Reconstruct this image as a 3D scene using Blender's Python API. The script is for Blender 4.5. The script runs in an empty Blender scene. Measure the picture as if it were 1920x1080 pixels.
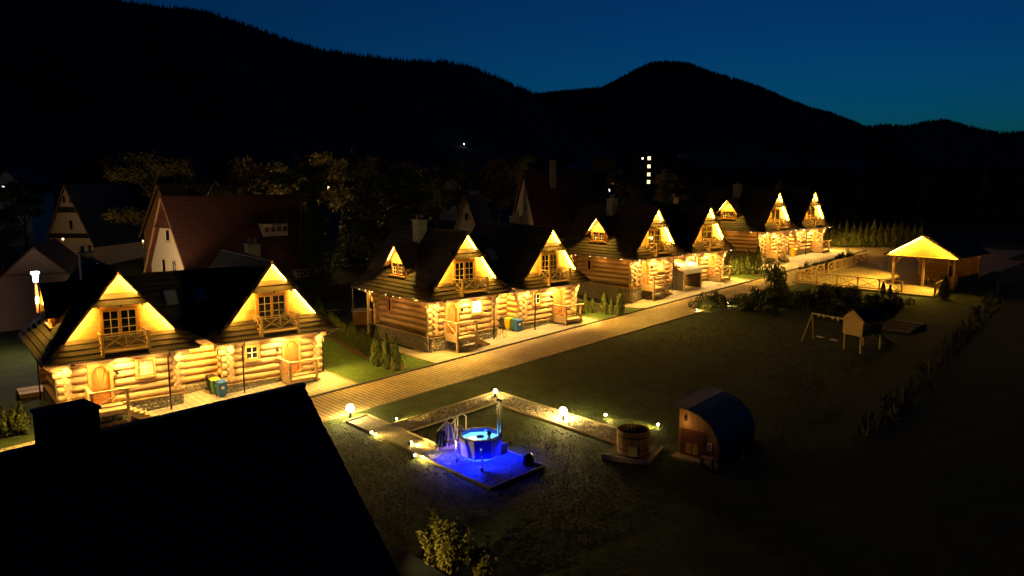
import bpy, math, random
import numpy as np
from mathutils import Vector, Matrix

random.seed(7)
R = math.radians
SC = bpy.context.scene
COL = SC.collection

# ------------------------------------------------------------------ camera, sky, exposure
FOC, PITCH, HC, HEAD = 1409.0, R(8.0), 13.43, R(42.0)     # pixels (1920 wide), down tilt, height, heading
cam_d = bpy.data.cameras.new('camera')
cam = bpy.data.objects.new('camera', cam_d)
COL.objects.link(cam)
cam_d.sensor_width = 36.0
cam_d.lens = 36.0 * FOC / 1920.0
cam_d.clip_start = 0.1
cam_d.clip_end = 12000
cam.location = (0, 0, HC)
cam.rotation_euler = (R(90) - PITCH, 0, -HEAD)
SC.camera = cam

SUN_ROT, SUN_EL = R(62), R(-4.0)
world = bpy.data.worlds.new('World')
SC.world = world
world.use_nodes = True
wn = world.node_tree
bg = wn.nodes['Background']
sky = wn.nodes.new('ShaderNodeTexSky')
sky.sky_type = 'NISHITA'
sky.sun_disc = False
sky.sun_elevation = SUN_EL
sky.sun_rotation = SUN_ROT
sky.air_density = 1.0
sky.dust_density = 0.3
sky.ozone_density = 3.0
tint = wn.nodes.new('ShaderNodeMix')          # cold white balance of the dusk sky
tint.data_type = 'RGBA'
tint.blend_type = 'MULTIPLY'
tint.inputs['Factor'].default_value = 1.0
tint.inputs['B'].default_value = (.02, .72, 1.04, 1)
wn.links.new(sky.outputs[0], tint.inputs['A'])
wn.links.new(tint.outputs['Result'], bg.inputs[0])
bg.inputs[1].default_value = 0.118
sun_d = bpy.data.lights.new('sun', 'SUN')
sun_d.energy = 0.002
sun_d.angle = R(12)
sun_d.color = (1, .93, .85)
sun = bpy.data.objects.new('sun', sun_d)
COL.objects.link(sun)
sun.rotation_euler = (R(87), 0, R(180) - SUN_ROT)

SC.view_settings.view_transform = 'Standard'
SC.view_settings.look = 'None'
SC.view_settings.exposure = 2.85
SC.view_settings.gamma = 1.0
SC.view_settings.use_curve_mapping = False
SC.render.engine = 'CYCLES'
SC.cycles.use_denoising = True
SC.cycles.max_bounces = 5
SC.cycles.diffuse_bounces = 3
SC.cycles.glossy_bounces = 2
SC.cycles.transmission_bounces = 3
SC.cycles.use_light_tree = True
SC.cycles.caustics_reflective = False
SC.cycles.caustics_refractive = False
SC.cycles.sample_clamp_indirect = 4.0

# ------------------------------------------------------------------ lie of the land
# X runs along the lane, Y away from it towards the chalets; the whole site climbs gently along X.
SL = 0.0547


def ground(s, n):
    t = s - 16.25
    if t > 110:
        t = 110 + 60 * math.tanh((t - 110) / 60)
    if t < -40:
        t = -40 + 20 * math.tanh((t + 40) / 20)
    z = SL * t
    if n > 42.5:
        z -= .62 * math.exp(-((s - 56.0) / 2.6) ** 2 - ((n - 48) / 5.5) ** 2)
    return z


def ray(u, v):
    x, z = (u - 960) / FOC, -(v - 540) / FOC
    c, s = math.cos(PITCH), math.sin(PITCH)
    f, up = c + z * s, -s + z * c
    ch, sh = math.cos(HEAD), math.sin(HEAD)
    return (x * ch + f * sh, -x * sh + f * ch, up)


def at(u, v, dist):
    """surveyed point: direction of a sight line and its distance"""
    d = ray(u, v)
    return Vector((d[0] * dist, d[1] * dist, HC + d[2] * dist))


def gp(u, v, h=0.0):
    """where a sight line meets the sloping site"""
    d = ray(u, v)
    t = (HC + SL * 16.25 - h) / (SL * d[0] - d[2])
    return Vector((d[0] * t, d[1] * t, HC + d[2] * t))


# ------------------------------------------------------------------ materials
MATS = {}


def mat(name, col, rough=.8, var=.25, scale=6.0, bump=.0, bscale=None, col2=None, metal=0.0,
        stretch=(1, 1, 1), rnd=0.0, spec=.3, coords='Object'):
    if name in MATS:
        return MATS[name]
    m = bpy.data.materials.new(name)
    m.use_nodes = True
    nt = m.node_tree
    b = nt.nodes['Principled BSDF']
    b.inputs['Roughness'].default_value = rough
    b.inputs['Metallic'].default_value = metal
    b.inputs['Specular IOR Level'].default_value = spec
    tc = nt.nodes.new('ShaderNodeTexCoord')
    mp = nt.nodes.new('ShaderNodeMapping')
    mp.inputs['Scale'].default_value = stretch
    nt.links.new(tc.outputs[coords], mp.inputs[0])
    no = nt.nodes.new('ShaderNodeTexNoise')
    no.inputs['Scale'].default_value = scale
    no.inputs['Detail'].default_value = 5
    no.inputs['Roughness'].default_value = .6
    nt.links.new(mp.outputs[0], no.inputs['Vector'])
    ra = nt.nodes.new('ShaderNodeValToRGB')
    ra.color_ramp.elements[0].position = .3
    ra.color_ramp.elements[1].position = .7
    c2 = col2 or tuple(c * (1 - var) for c in col)
    ra.color_ramp.elements[0].color = (*c2, 1)
    ra.color_ramp.elements[1].color = (*col, 1)
    nt.links.new(no.outputs['Fac'], ra.inputs[0])
    out = ra.outputs[0]
    if rnd:
        oi = nt.nodes.new('ShaderNodeObjectInfo')
        mr = nt.nodes.new('ShaderNodeMapRange')
        mr.inputs['To Min'].default_value = 1 - rnd
        mr.inputs['To Max'].default_value = 1 + rnd
        nt.links.new(oi.outputs['Random'], mr.inputs[0])
        mx = nt.nodes.new('ShaderNodeVectorMath')
        mx.operation = 'SCALE'
        nt.links.new(out, mx.inputs[0])
        nt.links.new(mr.outputs[0], mx.inputs['Scale'])
        out = mx.outputs[0]
    nt.links.new(out, b.inputs['Base Color'])
    if bump:
        n2 = nt.nodes.new('ShaderNodeTexNoise')
        n2.inputs['Scale'].default_value = bscale or scale * 3
        n2.inputs['Detail'].default_value = 6
        nt.links.new(mp.outputs[0], n2.inputs['Vector'])
        bp = nt.nodes.new('ShaderNodeBump')
        bp.inputs['Strength'].default_value = bump
        bp.inputs['Distance'].default_value = .05
        nt.links.new(n2.outputs['Fac'], bp.inputs['Height'])
        nt.links.new(bp.outputs[0], b.inputs['Normal'])
    MATS[name] = m
    return m


def emit(name, col, strength):
    if name in MATS:
        return MATS[name]
    m = bpy.data.materials.new(name)
    m.use_nodes = True
    nt = m.node_tree
    b = nt.nodes['Principled BSDF']
    b.inputs['Base Color'].default_value = (.05, .05, .05, 1)
    b.inputs['Emission Color'].default_value = (*col, 1)
    b.inputs['Emission Strength'].default_value = strength
    MATS[name] = m
    return m


def pavers(name, col, col2, w, h, mortar=(.05, .04, .03)):
    m = bpy.data.materials.new(name)
    m.use_nodes = True
    nt = m.node_tree
    b = nt.nodes['Principled BSDF']
    b.inputs['Roughness'].default_value = .75
    tc = nt.nodes.new('ShaderNodeTexCoord')
    mp = nt.nodes.new('ShaderNodeMapping')
    mp.inputs['Rotation'].default_value = (0, 0, R(90))
    nt.links.new(tc.outputs['Object'], mp.inputs[0])
    br = nt.nodes.new('ShaderNodeTexBrick')
    br.inputs['Scale'].default_value = 1.0
    br.inputs['Brick Width'].default_value = w
    br.inputs['Row Height'].default_value = h
    br.inputs['Mortar Size'].default_value = .035
    br.inputs['Mortar Smooth'].default_value = .3
    br.inputs['Color1'].default_value = (*col, 1)
    br.inputs['Color2'].default_value = (*col2, 1)
    br.inputs['Mortar'].default_value = (*mortar, 1)
    nt.links.new(mp.outputs[0], br.inputs['Vector'])
    no = nt.nodes.new('ShaderNodeTexNoise')
    no.inputs['Scale'].default_value = .7
    no.inputs['Detail'].default_value = 6
    nt.links.new(tc.outputs['Object'], no.inputs['Vector'])
    ra = nt.nodes.new('ShaderNodeMapRange')
    ra.inputs['From Min'].default_value = .3
    ra.inputs['From Max'].default_value = .7
    ra.inputs['To Min'].default_value = .72
    ra.inputs['To Max'].default_value = 1.1
    nt.links.new(no.outputs['Fac'], ra.inputs[0])
    mx = nt.nodes.new('ShaderNodeVectorMath')
    mx.operation = 'SCALE'
    nt.links.new(br.outputs['Color'], mx.inputs[0])
    nt.links.new(ra.outputs[0], mx.inputs['Scale'])
    nt.links.new(mx.outputs[0], b.inputs['Base Color'])
    bp = nt.nodes.new('ShaderNodeBump')
    bp.inputs['Strength'].default_value = .8
    bp.inputs['Distance'].default_value = .03
    bp.invert = True
    nt.links.new(br.outputs['Fac'], bp.inputs['Height'])
    nt.links.new(bp.outputs[0], b.inputs['Normal'])
    MATS[name] = m
    return m


def glass(name, col=(.012, .012, .014), rough=.04):
    m = bpy.data.materials.new(name)
    m.use_nodes = True
    b = m.node_tree.nodes['Principled BSDF']
    b.inputs['Base Color'].default_value = (*col, 1)
    b.inputs['Roughness'].default_value = rough
    b.inputs['Specular IOR Level'].default_value = .6
    MATS[name] = m
    return m


LOG = mat('log_wood', (.62, .42, .2), .7, scale=3.2, col2=(.29, .16, .06), bump=.9, bscale=11, stretch=(.25, 1.6, 1.6), rnd=.16)
BOARD = mat('gable_boards', (.60, .38, .16), .6, scale=2.5, col2=(.45, .26, .09), bump=.25, bscale=10, stretch=(.3, 1, 2.4), rnd=.13)
DOORW = mat('door_wood', (.50, .21, .05), .5, scale=3, col2=(.34, .13, .03), bump=.2, stretch=(1.6, 1, .3), rnd=.12)
FRAMEW = mat('frame_wood', (.55, .28, .08), .55, scale=4, col2=(.42, .19, .05), rnd=.1)
RAILW = mat('rail_wood', (.50, .34, .16), .7, scale=5, col2=(.33, .2, .085), bump=.3, rnd=.15)
ROOF = mat('roof_boards', (.082, .058, .03), .8, scale=2.2, col2=(.036, .025, .013), bump=.5, bscale=14, stretch=(.4, .4, 1.6), rnd=.22)
SOFF = mat('soffit_wood', (.26, .105, .025), .7, scale=3, col2=(.18, .07, .016), stretch=(1, .3, 1))
CHINK = mat('chinking', (.20, .12, .055), .95, scale=20)
STONE = mat('plinth_stone', (.33, .28, .2), .85, scale=3.5, col2=(.13, .11, .075), bump=.6, bscale=20)
PLASTER = mat('chimney_plaster', (.27, .25, .22), .9, scale=3, col2=(.18, .165, .14), bump=.2)
DARKMET = mat('dark_metal', (.03, .024, .02), .45, metal=.6, scale=5)
GUTTER = mat('gutter_metal', (.32, .26, .2), .35, metal=.7, scale=5)
CHROME = mat('chrome', (.7, .7, .72), .15, metal=1.0, scale=5, var=.05)
GLASS = glass('window_glass')
CURT = mat('curtained_glass', (.46, .40, .28), .25, scale=3, col2=(.30, .26, .17))
NET = mat('net_curtain', (.12, .10, .075), .3, scale=9, col2=(.04, .033, .025), stretch=(6, 6, .4))
WHITEP = mat('white_paint', (.78, .74, .66), .5, scale=5, var=.1)
LED = emit('led_strip', (1.0, .49, .005), 36)
LEDW = emit('led_strip_inner', (1.0, .64, .2), 16)
LEDD = emit('led_strip_soft', (1.0, .52, .06), 7)
FAIRY = emit('fairy_bulb', (1.0, .7, .3), 3)
SPOTFACE = emit('spot_face', (1.0, .78, .42), 14)
LITWIN = emit('lit_window', (1.0, .86, .55), 1.5)


# ------------------------------------------------------------------ mesh helpers
ONES = 'first second third fourth fifth sixth seventh eighth ninth tenth eleventh twelfth thirteenth fourteenth fifteenth sixteenth seventeenth eighteenth nineteenth'.split()
TENS = ['twentieth', 'thirtieth', 'fortieth', 'fiftieth', 'sixtieth']


def nth(i):
    i += 1
    if i < 20:
        return ONES[i - 1]
    if i % 10 == 0:
        return TENS[i // 10 - 2]
    return ['twenty', 'thirty', 'forty', 'fifty', 'sixty'][i // 10 - 2] + '-' + ONES[i % 10 - 1]


class MB:
    def __init__(self):
        self.v, self.f = [], []

    def add(self, vs, fs):
        o = len(self.v)
        self.v += [tuple(p) for p in vs]
        self.f += [tuple(i + o for i in f) for f in fs]
        return self

    def box(self, x0, x1, y0, y1, z0, z1):
        return self.add([(x0, y0, z0), (x1, y0, z0), (x1, y1, z0), (x0, y1, z0), (x0, y0, z1), (x1, y0, z1), (x1, y1, z1), (x0, y1, z1)],
                        [(3, 2, 1, 0), (4, 5, 6, 7), (0, 1, 5, 4), (1, 2, 6, 5), (2, 3, 7, 6), (3, 0, 4, 7)])

    def beam(self, p0, p1, w, h=None, up=(0, 0, 1)):
        h = h or w
        p0, p1 = Vector(p0), Vector(p1)
        d = (p1 - p0).normalized()
        u = Vector(up)
        if abs(d.dot(u)) > .98:
            u = Vector((0, 1, 0))
        a = d.cross(u).normalized()
        b = a.cross(d)
        a, b = a * w / 2, b * h / 2
        return self.add([p0 - a - b, p0 + a - b, p0 + a + b, p0 - a + b, p1 - a - b, p1 + a - b, p1 + a + b, p1 - a + b],
                        [(3, 2, 1, 0), (4, 5, 6, 7), (0, 1, 5, 4), (1, 2, 6, 5), (2, 3, 7, 6), (3, 0, 4, 7)])

    def tube(self, pts, r, n=8, cap=True):
        pts = [Vector(p) for p in pts]
        rs = r if isinstance(r, (list, tuple)) else [r] * len(pts)
        o = len(self.v)
        vs, fs = [], []
        for i, p in enumerate(pts):
            d = (pts[min(i + 1, len(pts) - 1)] - pts[max(i - 1, 0)]).normalized()
            u = Vector((0, 0, 1)) if abs(d.z) < .95 else Vector((1, 0, 0))
            a = d.cross(u).normalized()
            b = a.cross(d)
            for k in range(n):
                t = 2 * math.pi * k / n
                vs.append(p + (a * math.cos(t) + b * math.sin(t)) * rs[i])
        for i in range(len(pts) - 1):
            for k in range(n):
                fs.append((i * n + k, i * n + (k + 1) % n, (i + 1) * n + (k + 1) % n, (i + 1) * n + k))
        if cap:
            fs.append(tuple(range(n))[::-1])
            fs.append(tuple((len(pts) - 1) * n + k for k in range(n)))
        return self.add(vs, fs)

    def lathe(self, prof, n=16, c=(0, 0, 0)):
        vs, fs = [], []
        for r, z in prof:
            for k in range(n):
                t = 2 * math.pi * k / n
                vs.append((c[0] + r * math.cos(t), c[1] + r * math.sin(t), c[2] + z))
        for i in range(len(prof) - 1):
            for k in range(n):
                fs.append((i * n + k, i * n + (k + 1) % n, (i + 1) * n + (k + 1) % n, (i + 1) * n + k))
        return self.add(vs, fs)

    def prism(self, poly, ext):
        """3-D polygon swept along ext"""
        n = len(poly)
        e = Vector(ext)
        vs = [Vector(p) for p in poly] + [Vector(p) + e for p in poly]
        fs = [tuple(range(n))[::-1], tuple(range(n, 2 * n))] + [(i, (i + 1) % n, n + (i + 1) % n, n + i) for i in range(n)]
        return self.add(vs, fs)

    def mesh(self, name, m=None, smooth=False):
        me = bpy.data.meshes.new(name)
        me.from_pydata(self.v, [], self.f)
        if m:
            me.materials.append(m)
        if smooth:
            me.polygons.foreach_set('use_smooth', [True] * len(me.polygons))
        me.update()
        return me

    def build(self, name, m, parent=None, smooth=False, **kw):
        return put(self.mesh(name, m, smooth), name, parent, **kw)


def put(me, name, parent=None, loc=(0, 0, 0), rot=(0, 0, 0), scale=(1, 1, 1), label=None, cat=None, group=None, kind=None):
    o = bpy.data.objects.new(name, me)
    COL.objects.link(o)
    o.location, o.rotation_euler, o.scale = loc, rot, scale
    o.parent = parent
    tag(o, label, cat, group, kind)
    return o


def tag(o, label=None, cat=None, group=None, kind=None):
    for k, val in (('label', label), ('category', cat), ('group', group), ('kind', kind)):
        if val:
            o[k] = val
    return o


def thing(name, label, cat, loc=(0, 0, 0), rz=0, group=None):
    return put(None, name, None, loc, (0, 0, rz), label=label, cat=cat, group=group)


def copy_tree(o, parent=None):
    c = o.copy()
    COL.objects.link(c)
    c.parent = parent
    for ch in list(o.children):
        copy_tree(ch, c)
    return c


def light(kind, name, parent, loc, energy, col, aim=None, size=.1, cone=90, blend=.4):
    d = bpy.data.lights.new(name, kind)
    d.energy = energy
    d.color = col
    if kind in ('POINT', 'SPOT'):
        d.shadow_soft_size = size
    if kind == 'SPOT':
        d.spot_size = R(cone)
        d.spot_blend = blend
    o = bpy.data.objects.new(name, d)
    COL.objects.link(o)
    o.location = loc
    if aim is not None:
        o.rotation_euler = Vector(aim).to_track_quat('-Z', 'Y').to_euler()
    o.parent = parent
    return o


def clip(poly, a, b, c):
    """keep a*x + b*y <= c of a convex polygon"""
    out = []
    for i in range(len(poly)):
        p, q = poly[i], poly[(i + 1) % len(poly)]
        dp, dq = a * p[0] + b * p[1] - c, a * q[0] + b * q[1] - c
        if dp <= 0:
            out.append(p)
        if dp * dq < 0:
            t = dp / (dp - dq)
            out.append((p[0] + (q[0] - p[0]) * t, p[1] + (q[1] - p[1]) * t))
    return out


def wallboards(parent, polys, y, th, m, name, jit=.012):
    """boards standing in a vertical plane, each polygon in (x, z); proud towards -y"""
    for p in polys:
        if len(p) < 3:
            continue
        d = random.uniform(0, jit)
        MB().prism([(x, y - d, z) for x, z in p], (0, th, 0)).build(name, m, parent)


def shrink(poly, g):
    cx = sum(p[0] for p in poly) / len(poly)
    cy = sum(p[1] for p in poly) / len(poly)
    out = []
    for x, y in poly:
        dx, dy = x - cx, y - cy
        l = math.hypot(dx, dy) or 1
        k = max(0, 1 - g / l)
        out.append((cx + dx * k, cy + dy * k))
    return out


def courses(parent, O, U, V, poly, step, m=None, name='roof_board', th=.045, lift=.06):
    """clad a roof slope with overlapping boards; poly is (u along, v down the slope)"""
    O, U, V = Vector(O), Vector(U).normalized(), Vector(V).normalized()
    N = U.cross(V)
    if N.z < 0:
        N = -N
    v0, v1 = min(p[1] for p in poly), max(p[1] for p in poly)
    k = max(1, round((v1 - v0) / step))
    st = (v1 - v0) / k
    for i in range(k):
        a, b = v0 + i * st, v0 + (i + 1) * st
        p = clip(clip(poly, 0, -1, -(a - .03 if i else a)), 0, 1, b)
        if len(p) < 3:
            continue
        top = [O + U * u + V * v + N * (.03 + lift * (v - a) / st + random.uniform(-.004, .004)) for u, v in p]
        MB().prism(top, -N * th).build(name, m or ROOF, parent)


# ------------------------------------------------------------------ windows (thing > window > pane)
def window(parent, x, y, z, w, h, cols, rows, rz=0, frame=None, bar=None, pane=None, fw=.1, depth=.12, name='window', sill=True, bw=.035):
    """window seen from -y, centred on (x, z) at the plane y"""
    frame, bar, pane = frame or FRAMEW, bar or WHITEP, pane or GLASS
    f = MB()
    W, H = w / 2, h / 2
    f.box(-W - fw, -W, -depth, .05, -H - fw, H + fw).box(W, W + fw, -depth, .05, -H - fw, H + fw)
    f.box(-W, W, -depth, .05, H, H + fw).box(-W, W, -depth, .05, -H - fw, -H)
    o = f.build(name, frame, parent, loc=(x, y, z), rot=(0, 0, rz))
    cw, rh = w / cols, h / rows
    for i in range(cols):
        for j in range(rows):
            x0, z0 = -W + i * cw, -H + j * rh
            MB().box(x0 + bw / 2, x0 + cw - bw / 2, -.035, -.025, z0 + bw / 2, z0 + rh - bw / 2).build('pane', pane, o)
    for i in range(cols + 1):
        xx = -W + i * cw
        MB().box(xx - bw / 2, xx + bw / 2, -.07, 0, -H, H).build('glazing_bar', bar, o)
    for j in range(rows + 1):
        zz = -H + j * rh
        MB().box(-W, W, -.066, -.004, zz - bw / 2, zz + bw / 2).build('glazing_bar', bar, o)
    if sill:
        MB().box(-W - fw - .05, W + fw + .05, -depth - .1, -.01, -H - fw - .06, -H - fw - .002).build('sill', frame, o)
    return o


# ------------------------------------------------------------------ the log chalet
def make_log_mesh(seed):
    rnd = random.Random(seed)
    m = MB()
    n, rings = 12, 7
    vs, fs = [], []
    for i in range(rings):
        t = i / (rings - 1)
        oy, oz = rnd.uniform(-.012, .012), rnd.uniform(-.008, .008)
        k = rnd.uniform(.96, 1.02)
        for j in range(n):
            a = 2 * math.pi * j / n
            vs.append((t, oy + .2 * k * math.cos(a), oz + .236 * math.sin(a)))
    for i in range(rings - 1):
        for j in range(n):
            fs.append((i * n + j, i * n + (j + 1) % n, (i + 1) * n + (j + 1) % n, (i + 1) * n + j))
    fs.append(tuple(range(n))[::-1])
    fs.append(tuple((rings - 1) * n + j for j in range(n)))
    m.add(vs, fs)
    me = m.mesh('log', LOG)
    for p in me.polygons:
        p.use_smooth = len(p.vertices) == 4
    return me


LOGM = [make_log_mesh(i) for i in range(5)]
CH = .46            # log course
PT = .68            # plinth top


def logwall(parent, x0, y0, ang, length, zoff, n, openings=(), e0=.28, e1=.28, corb0=True, corb1=True):
    """courses of logs from (x0,y0) running at angle ang; openings as (a, b, z0, z1) along the run"""
    for k in range(n):
        zc = PT + CH * .5 + CH * k + zoff
        c = {n - 1: .36, n - 2: .18}.get(k, 0)
        a, b = -(e0 + (c if corb0 and e0 > 0 else 0)), length + e1 + (c if corb1 and e1 > 0 else 0)
        segs = [(a, b)]
        for (o0, o1, z0, z1) in openings:
            if min(z1, zc + CH / 2) - max(z0, zc - CH / 2) > CH * .45:
                ns = []
                for s0, s1 in segs:
                    if o1 <= s0 or o0 >= s1:
                        ns.append((s0, s1))
                    else:
                        if o0 - s0 > .05:
                            ns.append((s0, o0))
                        if s1 - o1 > .05:
                            ns.append((o1, s1))
                segs = ns
        for s0, s1 in segs:
            put(random.choice(LOGM), 'log', parent, (x0 + math.cos(ang) * s0, y0 + math.sin(ang) * s0, zc),
                (0, 0, ang), (s1 - s0, 1, 1))


def stones(x0, x1, z0, z1, seed, cell=.3):
    """rubble facing in the (x, z) plane, proud towards -y"""
    rnd = random.Random(seed)
    m = MB()
    z = z0
    while z < z1 - .05:
        h = min(cell * rnd.uniform(.6, .95), z1 - z)
        x = x0 + rnd.uniform(-.15, 0)
        while x < x1:
            w = cell * rnd.uniform(.7, 1.7)
            a, b = max(x, x0), min(x + w, x1)
            if b - a > .06:
                g, d = .018, rnd.uniform(.03, .075)
                q = [(a + g + rnd.uniform(0, .03), z + g + rnd.uniform(0, .02)), (b - g - rnd.uniform(0, .03), z + g + rnd.uniform(0, .02)),
                     (b - g - rnd.uniform(0, .03), z + h - g - rnd.uniform(0, .02)), (a + g + rnd.uniform(0, .03), z + h - g - rnd.uniform(0, .02))]
                mx, mz = (a + b) / 2, z + h / 2
                inn = [(mx + (p[0] - mx) * .72, mz + (p[1] - mz) * .65) for p in q]
                vs = [(p[0], 0, p[1]) for p in q] + [(p[0], -d + rnd.uniform(-.01, .01), p[1]) for p in inn]
                m.add(vs, [(0, 1, 5, 4), (1, 2, 6, 5), (2, 3, 7, 6), (3, 0, 4, 7), (4, 5, 6, 7)])
            x += w
        z += h
    return m


def xpanel(parent, p0, p1, z0, z1, r=.035, name='cross_brace'):
    p0, p1 = Vector((*p0, 0)), Vector((*p1, 0))
    MB().beam(p0 + Vector((0, 0, z0)), p1 + Vector((0, 0, z1)), r * 2, r * 1.4).build(name, RAILW, parent)
    MB().beam(p0 + Vector((0, 0, z1)), p1 + Vector((0, 0, z0)), r * 2, r * 1.3).build(name, RAILW, parent)


def sunburst_door(parent, x, y, z0, w, h):
    d = MB().box(-w / 2, w / 2, 0, .05, 0, h).build('door', DOORW, parent, loc=(x, y, z0))
    for p in range(7):
        a0, a1 = math.pi * (p + .06) / 7, math.pi * (p + .94) / 7
        q = [(-w / 2 + .03, .85), (w / 2 - .03, .85), (w / 2 - .03, h - .03), (-w / 2 + .03, h - .03)]
        q = clip(q, math.sin(a0), -math.cos(a0), -.85 * math.cos(a0))
        q = clip(q, -math.sin(a1), math.cos(a1), .85 * math.cos(a1))
        if len(q) > 2:
            MB().prism([(a, -.035, b) for a, b in q], (0, .03, 0)).build('plank', DOORW, d)
    for k in range(3):
        MB().box(-w / 2 + .03, w / 2 - .03, -.035, -.005, .04 + k * .27, .28 + k * .27).build('plank', DOORW, d)
    MB().tube([(w / 2 - .12, -.04, 1.0), (w / 2 - .12, -.1, 1.0), (w / 2 - .26, -.1, 1.0)], .018, 6).build('handle', CHROME, d)
    fr = MB()
    fr.box(-w / 2 - .17, -w / 2, -.16, .06, 0, h + .02).box(w / 2, w / 2 + .17, -.16, .06, 0, h + .02)
    fr.box(-w / 2 - .17, w / 2 + .17, -.16, .06, h + .02, h + .2)
    for s in (-1, 1):
        fr.prism([(s * w / 2, -.13, h + .02), (s * (w / 2 - .3), -.13, h + .02), (s * w / 2, -.13, h - .4)], (0, .1, 0))
    fr.build('door_frame', FRAMEW, parent, loc=(x, y, z0))


WY = .36            # front face of the log walls
GY = .50            # gable wall plane behind the rake overhang
ZA, RS = 8.4, 1.25  # ridge height, roof slope
EX, EZ, EY = 4.08, 3.62, -.75   # eave half width, height, front line
BX, BZ = 3.01, 4.64             # where the slope flares
YB = 9.9


def rake_poly(cx, z0, z1, inset=.1):
    w0, w1 = (ZA - z0) / RS - inset, max((ZA - z1) / RS - inset, .01)
    return [(cx - w0, z0), (cx + w0, z0), (cx + w1, z1), (cx - w1, z1)]


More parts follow.
